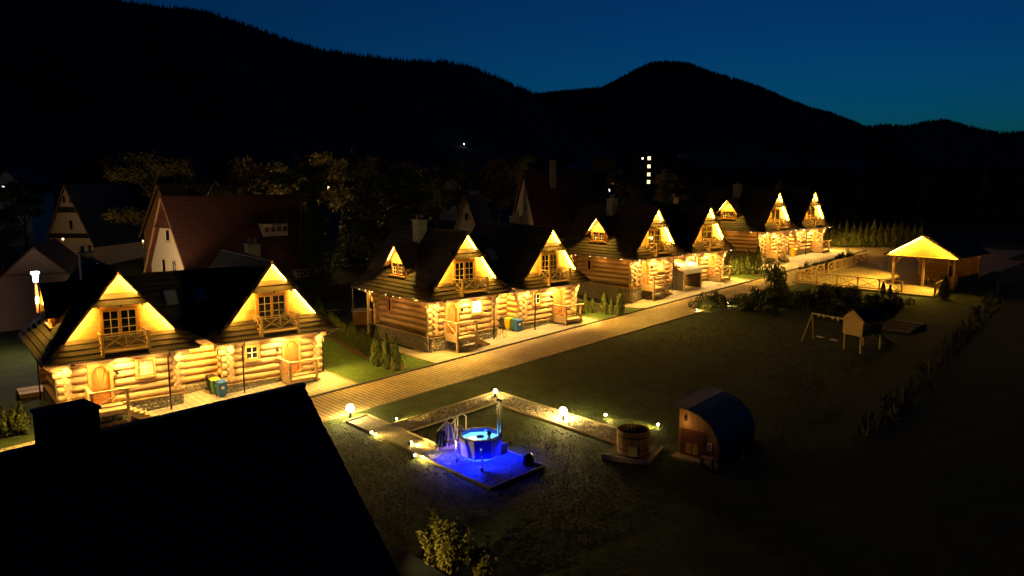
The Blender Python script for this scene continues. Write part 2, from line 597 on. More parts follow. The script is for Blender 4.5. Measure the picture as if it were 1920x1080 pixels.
def wing(t, cx, porch_side):
    # --- roof slopes
    for s in (-1, 1):
        L1 = math.hypot(BX, ZA - BZ)
        O = (cx, 0, ZA)
        courses(t, O, (0, 1, 0), (s * BX, 0, BZ - ZA), [(0, 0), (YB, 0), (YB, L1), (0, L1)], .4)
        L2 = math.hypot(EX - BX, BZ - EZ)
        courses(t, (cx + s * BX, 0, BZ), (0, 1, 0), (s * (EX - BX), 0, EZ - BZ),
                [(0, 0), (YB, 0), (YB + .5, L2), (EY, L2)], .38)
        # barge board along the rake
        MB().beam((cx, .01, ZA - .12), (cx + s * BX, .01, BZ - .12), .05, .3, up=(-s * .5, 0, 1)).build('barge_board', ROOF, t)
        # LED strips tucked under the rake
        for za, zb in ((ZA - .22, 7.08), (6.42, 4.72)):
            xa, xb = (ZA - za) / RS - .1, (ZA - zb) / RS - .1
            MB().beam((cx + s * (xa + .0), .25, za), (cx + s * (xb + .0), .25, zb), .04, .04).build('led_strip', LEDW, t)
            MB().beam((cx + s * (xa - .03), .07, za), (cx + s * (xb - .03), .07, zb), .035, .035).build('led_strip', LED, t)
            MB().beam((cx + s * (xa + .02), .205, za), (cx + s * (xb + .02), .205, zb), .014, .08, up=(-s * .5, 0, 1)).build('led_shield', SOFF, t)
    # deck under the boards (closes the roof)
    dk = MB()
    for s in (-1, 1):
        dk.add([(cx, .02, ZA - .03), (cx, YB - .02, ZA - .03), (cx + s * BX, YB - .02, BZ - .03), (cx + s * BX, .02, BZ - .03)], [(0, 1, 2, 3)])
        dk.add([(cx + s * BX, .02, BZ - .03), (cx + s * BX, YB - .02, BZ - .03), (cx + s * (EX - .05), YB + .4, EZ), (cx + s * (EX - .05), EY + .06, EZ)], [(0, 1, 2, 3)])
    dk.build('roof_deck', SOFF, t)
    MB().beam((cx, -.02, ZA + .06), (cx, YB, ZA + .06), .28, .1).build('ridge_cap', ROOF, t)
    # back gable
    MB().prism([(cx - 3.0, YB - .4, 3.4), (cx + 3.0, YB - .4, 3.4), (cx + BX - .1, YB - .4, BZ), (cx, YB - .4, ZA - .15), (cx - BX + .1, YB - .4, BZ)], (0, .1, 0)).build('back_gable', LOG, t)
    # --- lower skirt roof
    dz, dy = BZ - EZ, GY - EY
    L = math.hypot(dz, dy)
    courses(t, (cx, GY, BZ), (1, 0, 0), (0, -dy, -dz),
            [(-BX - .03 - .4 * .9, 0), (BX + .03 + .4 * .9, 0), (EX, L), (-EX, L)], .36)
    # soffit boards closing the eave from below
    MB().add([(cx - EX + .1, EY + .1, EZ - .03), (cx + EX - .1, EY + .1, EZ - .03), (cx + 3.2, WY, EZ - .02), (cx - 3.2, WY, EZ - .02)], [(0, 1, 2, 3)]).build('soffit', BOARD, t)
    # --- upper skirt roof
    courses(t, (cx, GY, 7.12), (1, 0, 0), (0, -.85, -.66), [(-1.2, 0), (1.2, 0), (1.66, 1.08), (-1.66, 1.08)], .5)
    br = MB()
    for x in (-1.15, 0, 1.15):
        MB().beam((cx + x, GY, 6.52), (cx + x, -.22, 6.42), .07, .09).build('bracket', ROOF, t)
    # --- gable walls
    MB().prism([(x, GY + .06, z) for x, z in [(cx - 3.2, 4.3), (cx + 3.2, 4.3), (cx + .02, ZA - .1), (cx - .02, ZA - .1)]], (0, .08, 0)).build('gable_panel', BOARD, t)
    up = rake_poly(cx, 6.98, ZA - .16)
    for a, b in ((6.98, 7.2), (7.2, 7.43)):
        wallboards(t, [clip(clip(up, 0, -1, -a - .006), 0, 1, b - .006)], GY - .02, .05, BOARD, 'gable_board', .02)
    top = clip(up, 0, -1, -7.435)
    wallboards(t, [shrink(clip(top, 1, 0, cx), .01), shrink(clip(top, -1, 0, -cx), .01)], GY, .05, BOARD, 'gable_board')
    low = rake_poly(cx, 4.45, 6.62)
    for s in (-1, 1):
        side = clip(low, -s, 0, -s * cx - 1.05)
        for k in range(3):
            a = 4.45 + .29 * k
            q = clip(clip(side, 0, -1, -a - .006), 0, 1, a + .284)
            wallboards(t, [q], GY - .04, .06, BOARD, 'gable_board', .03)
        fan = clip(side, 0, -1, -5.33)
        fx, fz = cx + s * 1.05, 5.33
        for k in range(5):
            a0, a1 = math.pi / 2 * (k + .04) / 5, math.pi / 2 * (k + .96) / 5
            q = [(s * (x - fx), z - fz) for x, z in fan]
            q = clip(q, math.sin(a0), -math.cos(a0), 0)
            q = clip(q, -math.sin(a1), math.cos(a1), 0) if k < 4 else q
            # keep the wedge a0..a1
            q2 = [(s * (x - fx), z - fz) for x, z in fan]
            q2 = clip(q2, -math.cos(math.pi / 2 - a0) * 1.0, math.sin(math.pi / 2 - a0), 1e9) and q2
            w = clip(clip(q2, math.sin(a0), -math.cos(a0), 1e-9) and q2, math.sin(a0) * 1.0, -math.cos(a0) * 1.0, 1e9)
            w = clip(w, math.sin(a0), -math.cos(a0), 0)      # above the lower edge of the wedge
            w = clip(w, -math.sin(a1), math.cos(a1), 0)
            if len(w) < 3:
                continue
            wallboards(t, [[(fx + s * x, fz + z) for x, z in w]], GY - .005, .05, BOARD, 'gable_board', .02)
    head = clip(clip(low, -1, 0, -(cx - 1.05)), 1, 0, cx + 1.05)
    head = clip(head, 0, -1, -6.22)
    wallboards(t, [head], GY - .01, .06, FRAMEW, 'gable_board')
    # --- french door to the balcony
    for x in (-.47, .47):
        window(t, cx + x, GY - .05, 5.13, .8, 1.95, 2, 4, frame=FRAMEW, fw=.07, name='balcony_door', sill=False)
    MB().box(cx - 1.05, cx - .95, GY - .16, GY, 4.1, 6.22).box(cx + .95, cx + 1.05, GY - .16, GY, 4.1, 6.22).box(cx - .05, cx + .05, GY - .14, GY, 4.1, 6.2).build('door_frame', FRAMEW, t)
    # --- balcony
    bx, by = 1.25, -.95
    bal = MB().box(cx - bx, cx + bx, by, GY - .1, 3.93, 4.0)
    bal = bal.build('balcony', RAILW, t)
    for x in (-bx + .05, bx - .05):
        MB().box(cx + x - .06, cx + x + .06, by - .04, by + .08, 3.72, 4.98).build('post', RAILW, bal)
        MB().box(cx + x - .05, cx + x + .05, GY - .25, GY - .15, 4.0, 4.95).build('post', RAILW, bal)
        MB().beam((cx + x, by + .05, 3.8), (cx + x, GY - .1, 3.8), .12, .16).build('joist', RAILW, bal)
        MB().beam((cx + x, by, 4.95), (cx + x, GY - .1, 4.95), .1, .07).build('rail', RAILW, bal)
        MB().beam((cx + x, by, 4.15), (cx + x, GY - .1, 4.15), .06, .07).build('rail', RAILW, bal)
        xpanel(bal, (cx + x, by + .08), (cx + x, GY - .2), 4.18, 4.9, .03)
    MB().box(cx - bx - .12, cx + bx + .12, by - .09, by + .11, 4.985, 5.04).build('rail', RAILW, bal)
    MB().box(cx - bx + .06, cx + bx - .06, by - .02, by + .05, 4.1, 4.17).build('rail', RAILW, bal)
    MB().box(cx - .04, cx + .04, by - .01, by + .05, 4.17, 4.98).build('post', RAILW, bal)
    for a, b in ((-bx + .1, -.04), (.04, bx - .1)):
        xpanel(bal, (cx + a, by + .02), (cx + b, by + .02), 4.2, 4.95, .03)
    # --- log walls
    if porch_side < 0:
        op = [(cx - 1.88 + 3.1 - 4.51 * 0 - 0.0, 0, 0, 0)]
        dx, wx, ww, wh, wz = -1.22, 1.18, .86, .86, 2.56
    else:
        dx, wx, ww, wh, wz = 1.18, -1.45, .72, .74, 2.52
    ops = [(3.1 + dx - .66, 3.1 + dx + .66, PT, 3.12), (3.1 + wx - ww / 2 - .12, 3.1 + wx + ww / 2 + .12, wz - wh / 2 - .1, wz + wh / 2 + .1)]
    logwall(t, cx - 3.1, WY + .2, 0, 6.2, 0, 6, ops)
    for s in (-1, 1):
        op2 = [(5.5, 6.1, 1.95, 3.05)] if s < 0 and porch_side < 0 else []
        outer = (s < 0) == (porch_side < 0)
        logwall(t, cx + s * 2.9, WY, math.pi / 2, 7.5, CH / 2, 6, op2, corb0=True, corb1=False)
    MB().box(cx - 2.9, cx + 2.9, WY + .2, WY + .36, PT, 3.5).box(cx - 2.86, cx - 2.7, WY + .37, 8, PT, 3.9).box(cx + 2.7, cx + 2.86, WY + .37, 8, PT, 3.9).build('wall_core', CHINK, t)
    logwall(t, cx - 3.1, 8.0, 0, 6.2, 0, 6)
    # sill beam over the plinth
    MB().box(cx - 3.26, cx + 3.26, WY - .1, WY + .1, PT - .07, PT - .005).build('drip_board', RAILW, t)
    for s in (-1, 1):
        MB().box(cx + s * 3.18 - .1, cx + s * 3.18 + .1, WY + .12, 8.1, PT - .07, PT - .006).build('drip_board', RAILW, t)
    # door, window, wall lamp
    sunburst_door(t, cx + dx, WY + .12, PT + .06, .95, 2.2)
    o = window(t, cx + wx, WY + .1, wz, ww, wh, 2, 2, pane=CURT if porch_side < 0 else GLASS, fw=.12, depth=.16, bw=.05)
    lx = cx + (-.35 if porch_side < 0 else .2)
    lp = MB().box(lx - .04, lx + .04, WY - .16, WY + .02, 2.4, 2.62).build('wall_lamp', DARKMET, t)
    MB().lathe([(.0, 0), (.06, .03), (.07, .14), (.03, .2), (0, .2)], 8, (lx, WY - .2, 2.38)).build('lamp_shade', DARKMET, lp)
    # --- porch
    px0, px1 = (cx - 2.0, cx - .2) if porch_side < 0 else (cx + .4, cx + 2.2)
    py = -1.25
    pz = PT + .02
    for k in range(7):
        a = py + k * (WY - py) / 7
        MB().box(px0, px1, a + .008, a + (WY - py) / 7 - .008, pz - .05, pz + random.uniform(-.003, .003)).build('porch_board', RAILW, t)
    MB().box(px0 + .03, px1 - .03, py + .03, WY - .02, pz - .26, pz - .055).build('porch_frame', RAILW, t)
    for x, y in ((px0, py), (px1, py), (px0, WY - .12)):
        MB().box(x - .075, x + .075, y - .075, y + .075, -.5 if y == py else pz, pz + 1.12).build('porch_post', RAILW, t)
    MB().box(px0 - .13, px1 + .35, py - .1, py + .1, pz + 1.125, pz + 1.19).build('rail', RAILW, t)
    MB().box(px0 + .08, px1 - .08, py - .04, py + .04, pz + .2, pz + .28).build('rail', RAILW, t)
    MB().box(px0 - .1, px0 + .1, py + .1, WY + .02, pz + 1.124, pz + 1.19).build('rail', RAILW, t)
    MB().box(px0 - .04, px0 + .04, py + .08, WY - .2, pz + .2, pz + .28).build('rail', RAILW, t)
    xpanel(t, (px0 + .08, py), (px1 - .08, py), pz + .3, pz + 1.1)
    xpanel(t, (px0, py + .08), (px0, WY - .2), pz + .3, pz + 1.1)
    MB().box(px0 - .055, px0 - .015, py + .08, WY - .2, pz - .3, pz + .19).build('porch_skirt', RAILW, t)
    for k in range(5):
        zt = pz - .15 * (k + 1)
        MB().box(px1 + .02 + .27 * k, px1 + .32 + .27 * k, py + .05, -.2, zt - .06, zt).build('step', RAILW, t)
    for y in (py + .02, -.2):
        MB().prism([(px1, y, pz - .1), (px1 + 1.4, y, pz - .86), (px1 + 1.4, y, pz - 1.1), (px1 + 1.2, y, pz - 1.1), (px1, y, pz - .42)], (0, .045, 0)).build('stringer', RAILW, t)
    # --- plinth
    pl = MB().box(cx - 3.2, cx + 3.2, WY - .02, 8.15, -1.6, PT - .075).build('plinth', STONE, t)
    stones(-3.2, 3.2, -1.0, PT - .08, int(cx * 10)).build('stone_facing', STONE, pl, loc=(cx, WY - .02, 0), kind='stuff')
    stones(0, 7.8, -1.6, PT - .08, int(cx * 10) + 5).build('stone_facing', STONE, pl, loc=(cx - 3.2, 8.15, 0), rot=(0, 0, -math.pi / 2), kind='stuff')
    stones(0, 7.8, -1.6, PT - .08, int(cx * 10) + 9).build('stone_facing', STONE, pl, loc=(cx + 3.2, WY, 0), rot=(0, 0, math.pi / 2), kind='stuff')
    # --- gutter and down pipe
    MB().tube([(cx - EX + .05, EY - .06, EZ - .03), (cx + EX - .05, EY - .06, EZ - .03)], .055, 8).build('gutter', GUTTER, t)
    dxp = cx + (2.3 if porch_side < 0 else -2.3)
    MB().tube([(dxp, EY - .06, EZ - .06), (dxp, EY - .02, EZ - .25), (dxp, -.35, EZ - .5), (dxp, -.35, -.05)], .05, 8).build('downpipe', DARKMET, t)
    # --- soffit spots
    for x, y, e in ((-3.4, -.55, 95), (-1.7, -.42, 34), (-.05 if porch_side < 0 else .35, -.3, 125), (1.8, -.42, 34), (3.4, -.55, 80)):
        sp = MB().lathe([(0, 0), (.08, 0), (.09, .06), (0, .06)], 10, (cx + x, y, EZ - .12)).build('soffit_spot', SPOTFACE, t)
        light('SPOT', 'soffit_light', sp, (cx + x, y, EZ - .16), e, (1, .64, .17), aim=(-.12 * (x > 1) + .12 * (x < -1), .2, -1), size=.05, cone=132, blend=.45)
    # flood added under the eave to brighten the forecourt and the lane
    fx = cx + 2.7 * porch_side
    fl = MB().box(fx - .1, fx + .1, EY - .02, EY + .1, EZ - .2, EZ - .09).build('fill_flood', DARKMET, t)
    light('SPOT', 'flood_fill', fl, (fx, EY - .16, EZ - .16), 300, (1, .59, .09), aim=(.5 * porch_side, -.5, -1), size=.06, cone=124, blend=.7)


def dormer(t, cx, s, yc=5.1):
    """dormer on the outer slope; s = -1 faces -x"""
    xf = cx + s * 2.78           # window face
    xt = cx + s * 3.25           # front edge of the little roof
    za = 7.46
    sl = 1.12
    hw = 1.72
    d = put(None, 'dormer', t)
    for q in (-1, 1):
        top = cx + s * .65
        polyu = abs(xt - top)
        L = math.hypot(hw, hw * sl)
        courses(d, (xt, yc, za), (-s, 0, 0), (0, q * hw, -hw * sl), [(0, 0), (polyu, 0), (polyu - 2.0, L), (0, L)], .36, name='roof_board', lift=.04)
        MB().beam((xt, yc, za - .08), (xt, yc + q * hw, za - hw * sl - .08), .05, .17, up=(0, q * .5, 1)).build('barge_board', ROOF, d)
        MB().beam((xt - s * .18, yc + q * .18, za - .3), (xt - s * .18, yc + q * 1.15, za - .1 - 1.2 * sl), .03, .03).build('led_strip', LEDD, d)
        # soffit
        MB().add([(xt - s * .02, yc, za - .06), (cx + s * 1.2, yc, za - .06), (xf - s * .0, yc + q * (hw - .05), za - hw * sl), (xt - s * .02, yc + q * (hw - .05), za - hw * sl)], [(0, 1, 2, 3)]).build('soffit', BOARD, d)
    w = 1.12
    zb = 4.55
    zs = za - w * sl - .1
    pts = [(-w, zb), (w, zb), (w, zs), (0, za - .1), (-w, zs)]
    MB().prism([(xf, yc + a, b) for a, b in pts], (-s * 1.6, 0, 0)).build('dormer_wall', BOARD, d)
    k = 0
    for a in (zb, zb + .24, zb + .48):
        MB().box(min(xf, xf + s * .05), max(xf, xf + s * .05), yc - w - .02, yc + w + .02, a, a + .232).build('gable_board', BOARD, d)
    rz = -math.pi / 2 if s < 0 else math.pi / 2
    for q in (-1, 1):
        window(d, xf + s * .03, yc + q * .4, 5.42, .62, .82, 2, 3, rz=rz, fw=.06, name='window', sill=False, bw=.06)
    MB().box(min(xf + s * .04, xf + s * .3), max(xf + s * .04, xf + s * .3), yc - w, yc + w, 4.82, 4.9).build('sill', FRAMEW, d)
    lp = MB().box(xt - s * .1 - .05, xt - s * .1 + .05, yc - .06, yc + .06, za - .36, za - .3).build('spill_fill', DARKMET, d)  # spot added to carry the strip spill onto the roof below
    light('SPOT', 'dormer_fill', lp, (xt - s * .1, yc, za - .4), 150, (1, .6, .08), aim=(s * .2, 0, -1), size=.05, cone=125, blend=.6)
    return d


def chimney(t, x, y):
    MB().box(x - .42, x + .42, y - .4, y + .4, 6.2, 9.1).build('chimney', PLASTER, t)
    c = MB().box(x - .48, x + .48, y - .46, y + .46, 9.1, 9.18)
    c.build('chimney_cap', PLASTER, t)
    for dx in (-.2, .2):
        MB().lathe([(.1, 9.18), (.1, 9.5), (.14, 9.5), (.05, 9.6), (0, 9.6)], 8, (x + dx, y, 0)).build('flue', GUTTER, t)


def make_chalet():
    t = thing('log_chalet', 'x', 'chalet')
    wing(t, -4.51, -1)
    wing(t, 4.51, 1)
    dormer(t, -4.51, -1)
    dormer(t, 4.51, 1)
    chimney(t, -5.15, 5.3)
    chimney(t, 5.15, 5.3)
    # niche between the wings
    logwall(t, -1.45, 2.45, 0, 2.9, 0, 7, e0=0, e1=0)
    MB().box(-1.4, 1.4, 2.6, 2.75, PT, 3.9).build('wall_core', CHINK, t)
    MB().box(-1.31, 1.31, 2.3, 8, -1.6, PT - .08).build('plinth', STONE, t)
    stones(-1.3, 1.3, -1.0, PT - .1, 77).build('stone_facing', STONE, t, loc=(0, 2.29, 0), kind='stuff')
    # roof over the link
    zr, yr, ye, ze = 7.55, 5.2, 1.35, 3.55
    L = math.hypot(yr - ye, zr - ze)
    courses(t, (0, yr, zr), (1, 0, 0), (0, ye - yr, ze - zr), [(-4.3, 0), (4.3, 0), (1.1, L), (-1.1, L)], .42)
    courses(t, (0, yr, zr), (1, 0, 0), (0, yr - ye, ze - zr), [(-4.3, 0), (4.3, 0), (1.1, L), (-1.1, L)], .42)
    MB().beam((-4.3, yr, zr + .06), (4.3, yr, zr + .06), .26, .1).build('ridge_cap', ROOF, t)
    nv = Vector((0, ye - yr, ze - zr)).normalized()
    nn = Vector((1, 0, 0)).cross(nv)
    nn = nn if nn.z > 0 else -nn
    for x in (-.85, .95):
        p = Vector((x, yr, zr)) + nv * 2.1 + nn * .12
        a, b = Vector((.39, 0, 0)), nv * .59
        sk = MB().prism([p - a - b, p + a - b, p + a + b, p - a + b], nn * .06).build('skylight', GUTTER, t)
        a, b = a * .8, b * .85
        MB().prism([p + nn * .07 - a - b, p + nn * .07 + a - b, p + nn * .07 + a + b, p + nn * .07 - a + b], nn * .015).build('pane', mat('skylight_glass', (.3, .3, .34), .2, scale=2), sk)
    for x in (-.75, .8):
        sp = MB().lathe([(0, 0), (.07, 0), (.08, .06), (0, .06)], 10, (x, 1.55, 3.42)).build('soffit_spot', SPOTFACE, t)
        light('SPOT', 'soffit_light', sp, (x, 1.55, 3.38), 90, (1, .52, .08), aim=(0, .3, -1), size=.05, cone=115, blend=.5)
    # side gutters, fairy lights along the eaves, back terrace
    for s in (-1, 1):
        x = s * (4.51 + EX + .05)
        MB().tube([(x, EY, EZ - .03), (x, YB + .4, EZ - .03)], .055, 8).build('gutter', GUTTER, t)
        MB().tube([(x, EY + .3, EZ - .06), (x - s * .3, EY + .55, EZ - .35), (s * 7.95, WY + .05, 2.9), (s * 7.95, WY + .05, -.3)], .05, 8).build('downpipe', GUTTER if s < 0 else DARKMET, t)
        MB().tube([(x, YB, EZ - .06), (x - s * .7, 8.2, EZ - .5), (x - s * .7, 8.2, -.8)], .05, 8).build('downpipe', DARKMET, t)
        for y in (9.55,):
            MB().box(s * 7.5 - .09, s * 7.5 + .09, y - .09, y + .09, -.8, 3.6).build('terrace_post', RAILW, t)
        for k in range(1, 10, 2):
            sp = MB().lathe([(0, 0), (.016, .01), (.02, .03), (0, .05)], 6, (x - s * .12, k + .2, EZ - .16)).build('fairy_bulb', FAIRY, t)
        light('POINT', 'fairy_light', t, (x - s * .25, 1.2, EZ - .25), 4.5, (1, .46, .08), size=.04)
        light('POINT', 'fairy_light', t, (x - s * .25, 4.4, EZ - .25), 4.5, (1, .46, .08), size=.04)
        light('POINT', 'fairy_light', t, (x - s * .25, 8.6, EZ - .3), 20, (1, .58, .1), size=.04)
    for k in range(7):
        MB().box(-7.65, 7.65, 8.2 + k * .22, 8.41 + k * .22, PT - .06, PT - .002).build('terrace_board', RAILW, t)
    for s in (-1, 1):
        MB().box(s * 7.5 - .05, s * 7.5 + .05, 8.3, 9.5, 1.62, 1.7).build('rail', RAILW, t)
        xpanel(t, (s * 7.5, 8.3), (s * 7.5, 9.45), .8, 1.6)
    window(t, -7.5, 6.16, 2.48, .46, .95, 1, 1, rz=-math.pi / 2, fw=.1, depth=.16)
    return t


CHALETS = [(-19.0, 45.44, -.02, 38.66), (0.01, 59.5, 1.315, 41.62), (17.63, 76.83, 2.607, 41.95), (35.76, 94.82, 4.025, 41.83)]
LABELS = ['nearest log chalet at left with twin lit gables, before the big red roof',
          'second log chalet along the lane with blue bins and a bicycle',
          'third log chalet along the lane with a grey canopy between its porches',
          'farthest log chalet beside the row of conical conifers']


def sn(x, y):
    c, s = math.cos(HEAD), math.sin(HEAD)
    return (x * c + y * s, -x * s + y * c)


ch0 = make_chalet()
HOUSES = []
for i, (x, y, z, a) in enumerate(CHALETS):
    o = ch0 if i == 0 else copy_tree(ch0)
    X, Y = sn(x, y)
    o.location = (X, Y, z)
    o.rotation_euler = (0, 0, R(a) - HEAD)
    tag(o, LABELS[i], 'chalet', 'log chalets along the lane')
    HOUSES.append(o)
bpy.context.view_layer.update()
HM = [Matrix.Translation(o.location) @ o.rotation_euler.to_matrix().to_4x4() for o in HOUSES]
for p in [c for c in HOUSES[1].children if c.name.startswith('window')]:      # second chalet: lamp on behind the window by the door
    if abs(p.location.x + 3.33) < .2:
        for q in p.children:
            if q.name.startswith('pane'):
                q.data = q.data.copy()
                q.data.materials[0] = LITWIN
for hi, nm, x in ((2, 'window', 3.06), (3, 'balcony_door', -4.98), (3, 'window', -3.33), (1, 'balcony_door', 4.98), (0, 'window', 3.06)):
    for p in [c for c in HOUSES[hi].children if c.name.startswith(nm) and abs(c.location.x - x) < .1]:
        for q in p.children:
            if q.name.startswith('pane'):
                q.data = q.data.copy()
                q.data.materials[0] = {(2, 'window'): CURT, (3, 'window'): GLASS, (0, 'window'): GLASS}.get((hi, nm), NET)

# ------------------------------------------------------------------ ground sheets
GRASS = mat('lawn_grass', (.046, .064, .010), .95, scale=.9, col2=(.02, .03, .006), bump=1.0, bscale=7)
SOIL = mat('mulch', (.16, .10, .045), .95, scale=9, col2=(.07, .042, .02), bump=.8)
ROAD = pavers('road_pavers', (.56, .39, .18), (.44, .3, .13), .24, .3)
COURT = pavers('court_pavers', (.46, .38, .27), (.4, .32, .22), .4, .4, mortar=(.2, .165, .12))
KERB = mat('kerb_stone', (.10, .085, .07), .85, scale=8)
EDGE = mat('edging_board', (.34, .26, .15), .8, scale=6, col2=(.2, .15, .08))


def axis(lo, hi, near0, near1, d):
    a = list(np.arange(near0, near1 + d / 2, d))
    st, x = d, near1
    while x < hi:
        st *= 1.25
        x = min(x + st, hi)
        a.append(x)
    st, x = d, near0
    b = []
    while x > lo:
        st *= 1.25
        x = max(x - st, lo)
        b.append(x)
    return b[::-1] + a


def sheet(xs, ys, lift, name, m, rough=0.0):
    nx, ny = len(xs), len(ys)
    v = [(x, y, ground(x, y) + lift + (random.uniform(-rough, rough) if rough else 0)) for y in ys for x in xs]
    f = [(j * nx + i, j * nx + i + 1, (j + 1) * nx + i + 1, (j + 1) * nx + i) for j in range(ny - 1) for i in range(nx - 1)]
    return MB().add(v, f).build(name, m, kind='structure', smooth=True)


def rect(s0, s1, n0, n1, lift, name, m, d=1.0):
    xs = list(np.linspace(s0, s1, max(2, int((s1 - s0) / d) + 1)))
    ys = list(np.linspace(n0, n1, max(2, int((n1 - n0) / d) + 1)))
    return sheet(xs, ys, lift, name, m)


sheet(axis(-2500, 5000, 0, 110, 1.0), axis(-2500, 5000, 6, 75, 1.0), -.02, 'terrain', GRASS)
rect(-30, 100, 37.3, 41.7, .012, 'road', ROAD)
rect(100, 109, 26, 47, .012, 'plaza', ROAD)
rect(90.6, 100, 24, 37.2, .012, 'plaza', ROAD)
for a, b in ((4, 24.3), (30.6, 48.0), (54.4, 72.4), (78.8, 100)):
    rect(a, b, 41.86, 46.6, .016, 'forecourt', COURT)
    rect((a + b) / 2 - 3 + 1.0, (a + b) / 2 + 3 + 1.0, 46.6, 49.0, .014, 'forecourt', COURT)
    if a < 80:
        rect(b - 1.25, b, 46.6, 56, .016, 'forecourt', COURT)
    rect(a, a + 1.1, 46.6, 56, .016, 'forecourt', COURT)


LIT_TURF = mat('lit_turf', (.075, .12, .012), .95, scale=1.6, col2=(.045, .075, .009), bump=.8, bscale=14)  # lamplight between the forecourts put into a brighter, greener grass colour
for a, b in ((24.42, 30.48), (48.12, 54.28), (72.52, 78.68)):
    rect(a, b, 41.88, 62, .004, 'lawn_strip', LIT_TURF)


def ribbon(name, pts, w, h, m, kind='structure', lift=0.0, seg=1.0, **kw):
    """low bar following the ground"""
    mb = MB()
    for (a, b) in zip(pts[:-1], pts[1:]):
        a, b = Vector((*a, 0)), Vector((*b, 0))
        k = max(1, int((b - a).length / seg))
        for i in range(k):
            p, q = a.lerp(b, i / k), a.lerp(b, (i + 1) / k)
            d = (q - p).normalized()
            s = Vector((-d.y, d.x, 0)) * w / 2
            c = [p - s, p + s, q + s, q - s]
            zs = [ground(x.x, x.y) + lift for x in c]
            mb.add([(x.x, x.y, z - .1) for x, z in zip(c, zs)] + [(x.x, x.y, z + h) for x, z in zip(c, zs)],
                   [(4, 5, 6, 7), (0, 1, 5, 4), (1, 2, 6, 5), (2, 3, 7, 6), (3, 0, 4, 7)])
    return mb.build(name, m, kind=kind, **kw)


ribbon('kerb', [(-30, 41.78), (100, 41.78)], .14, .10, KERB)
ribbon('kerb', [(-30, 37.24), (56, 37.24)], .08, .05, EDGE)
for a, b in ((24.36, 1), (30.54, -1), (48.06, 1), (54.34, -1), (72.46, 1), (78.74, -1)):
    ribbon('kerb', [(a, 41.9), (a, 56)], .08, .07, EDGE)
# planting beds of the hedges
BEDS = [((28.1, 42.6), (29.0, 50), (31.2, 60), (34.2, 66)), ((51.0, 42.8), (51.6, 50), (52.6, 58)), ((75.6, 42.9), (76.2, 50), (77.2, 58))]
for bed in BEDS:
    ribbon('planting_bed', bed, 1.3, .015, SOIL, seg=.8)

# garden paths round the tub
PEB = mat('path_gravel', (.30, .25, .17), .9, scale=14, col2=(.11, .09, .06), bump=.9, bscale=30)
TUBG = mat('tub_gravel', (.2, .21, .26), .9, scale=18, col2=(.09, .095, .12), bump=1.0, bscale=40)
PATHS = [('path', 20.2, 21.6, 29.4, 36.2), ('path', 21.6, 27.7, 32.3, 33.8), ('path', 27.75, 29.2, 22.6, 33.8)]
for nm, a, b, c, d in PATHS:
    rect(a, b, c, d, .01, nm, PEB, .5)
rect(20.2, 23.35, 23.8, 29.35, .014, 'gravel_bed', TUBG, .5)
EDG = [[(20.2, 36.2), (20.2, 29.4)], [(21.6, 36.2), (21.6, 33.85)], [(21.6, 32.25), (21.6, 29.4)], [(21.6, 33.85), (27.7, 33.85)], [(21.6, 32.25), (27.7, 32.25)],
       [(27.7, 33.9), (29.25, 33.9)], [(27.72, 32.2), (27.72, 22.6)], [(29.25, 33.8), (29.25, 22.6)], [(20.15, 29.38), (20.15, 23.75), (23.4, 23.75), (23.4, 29.4), (21.7, 29.4)], [(20.2, 36.25), (21.6, 36.25)]]
for e in EDG:
    ribbon('edging', e, .07, .09, EDGE)


def scatter_stones(name, n, area, r0, r1, m, seed):
    rnd = random.Random(seed)
    mb = MB()
    for _ in range(n):
        x, y = rnd.uniform(area[0], area[1]), rnd.uniform(area[2], area[3])
        r = rnd.uniform(r0, r1)
        z = ground(x, y) + .01
        a = rnd.uniform(0, 6.28)
        vs = [(x + r * math.cos(a + k * 1.2566) * rnd.uniform(.7, 1.2), y + r * math.sin(a + k * 1.2566) * rnd.uniform(.7, 1.2), z) for k in range(5)]
        vs.append((x + rnd.uniform(-.3, .3) * r, y, z + r * rnd.uniform(.6, 1.1)))
        mb.add(vs, [(k, (k + 1) % 5, 5) for k in range(5)])
    return mb.build(name, m, kind='stuff')


PEBM = mat('pebbles', (.5, .42, .3), .85, scale=5, col2=(.16, .11, .06))
scatter_stones('pebbles', 1500, (21.7, 27.6, 32.35, 33.75), .04, .1, PEBM, 1)
scatter_stones('pebbles', 1700, (27.8, 29.2, 22.7, 33.7), .03, .09, PEBM, 2)
scatter_stones('pebbles', 2600, (20.25, 23.3, 23.85, 29.3), .02, .05, mat('gravel_chips', (.28, .29, .34), .85, scale=5, col2=(.12, .12, .15)), 3)


def tufts(name, n, area, h0, h1, m, seed, keep=None):
    rnd = random.Random(seed)
    mb = MB()
    for _ in range(n):
        x, y = rnd.uniform(area[0], area[1]), rnd.uniform(area[2], area[3])
        if keep and not keep(x, y):
            continue
        z = ground(x, y) - .03
        for k in range(3):
            a = rnd.uniform(0, 6.28)
            h = rnd.uniform(h0, h1)
            w = h * .22
            dx, dy = math.cos(a), math.sin(a)
            lx, ly = rnd.uniform(-.6, .6) * h, rnd.uniform(-.6, .6) * h
            mb.add([(x - dx * w, y - dy * w, z), (x + dx * w, y + dy * w, z), (x + lx, y + ly, z + h)], [(0, 1, 2)])
    return mb.build(name, m, kind='stuff', label='short uneven grass of the garden lawn', cat='grass')


def offpath(x, y):
    if 20.1 < x < 24.2 and 23.7 < y < 29.4:
        return False
    return not any(a - .05 < x < b + .05 and c - .05 < y < d + .05 for _, a, b, c, d in PATHS)


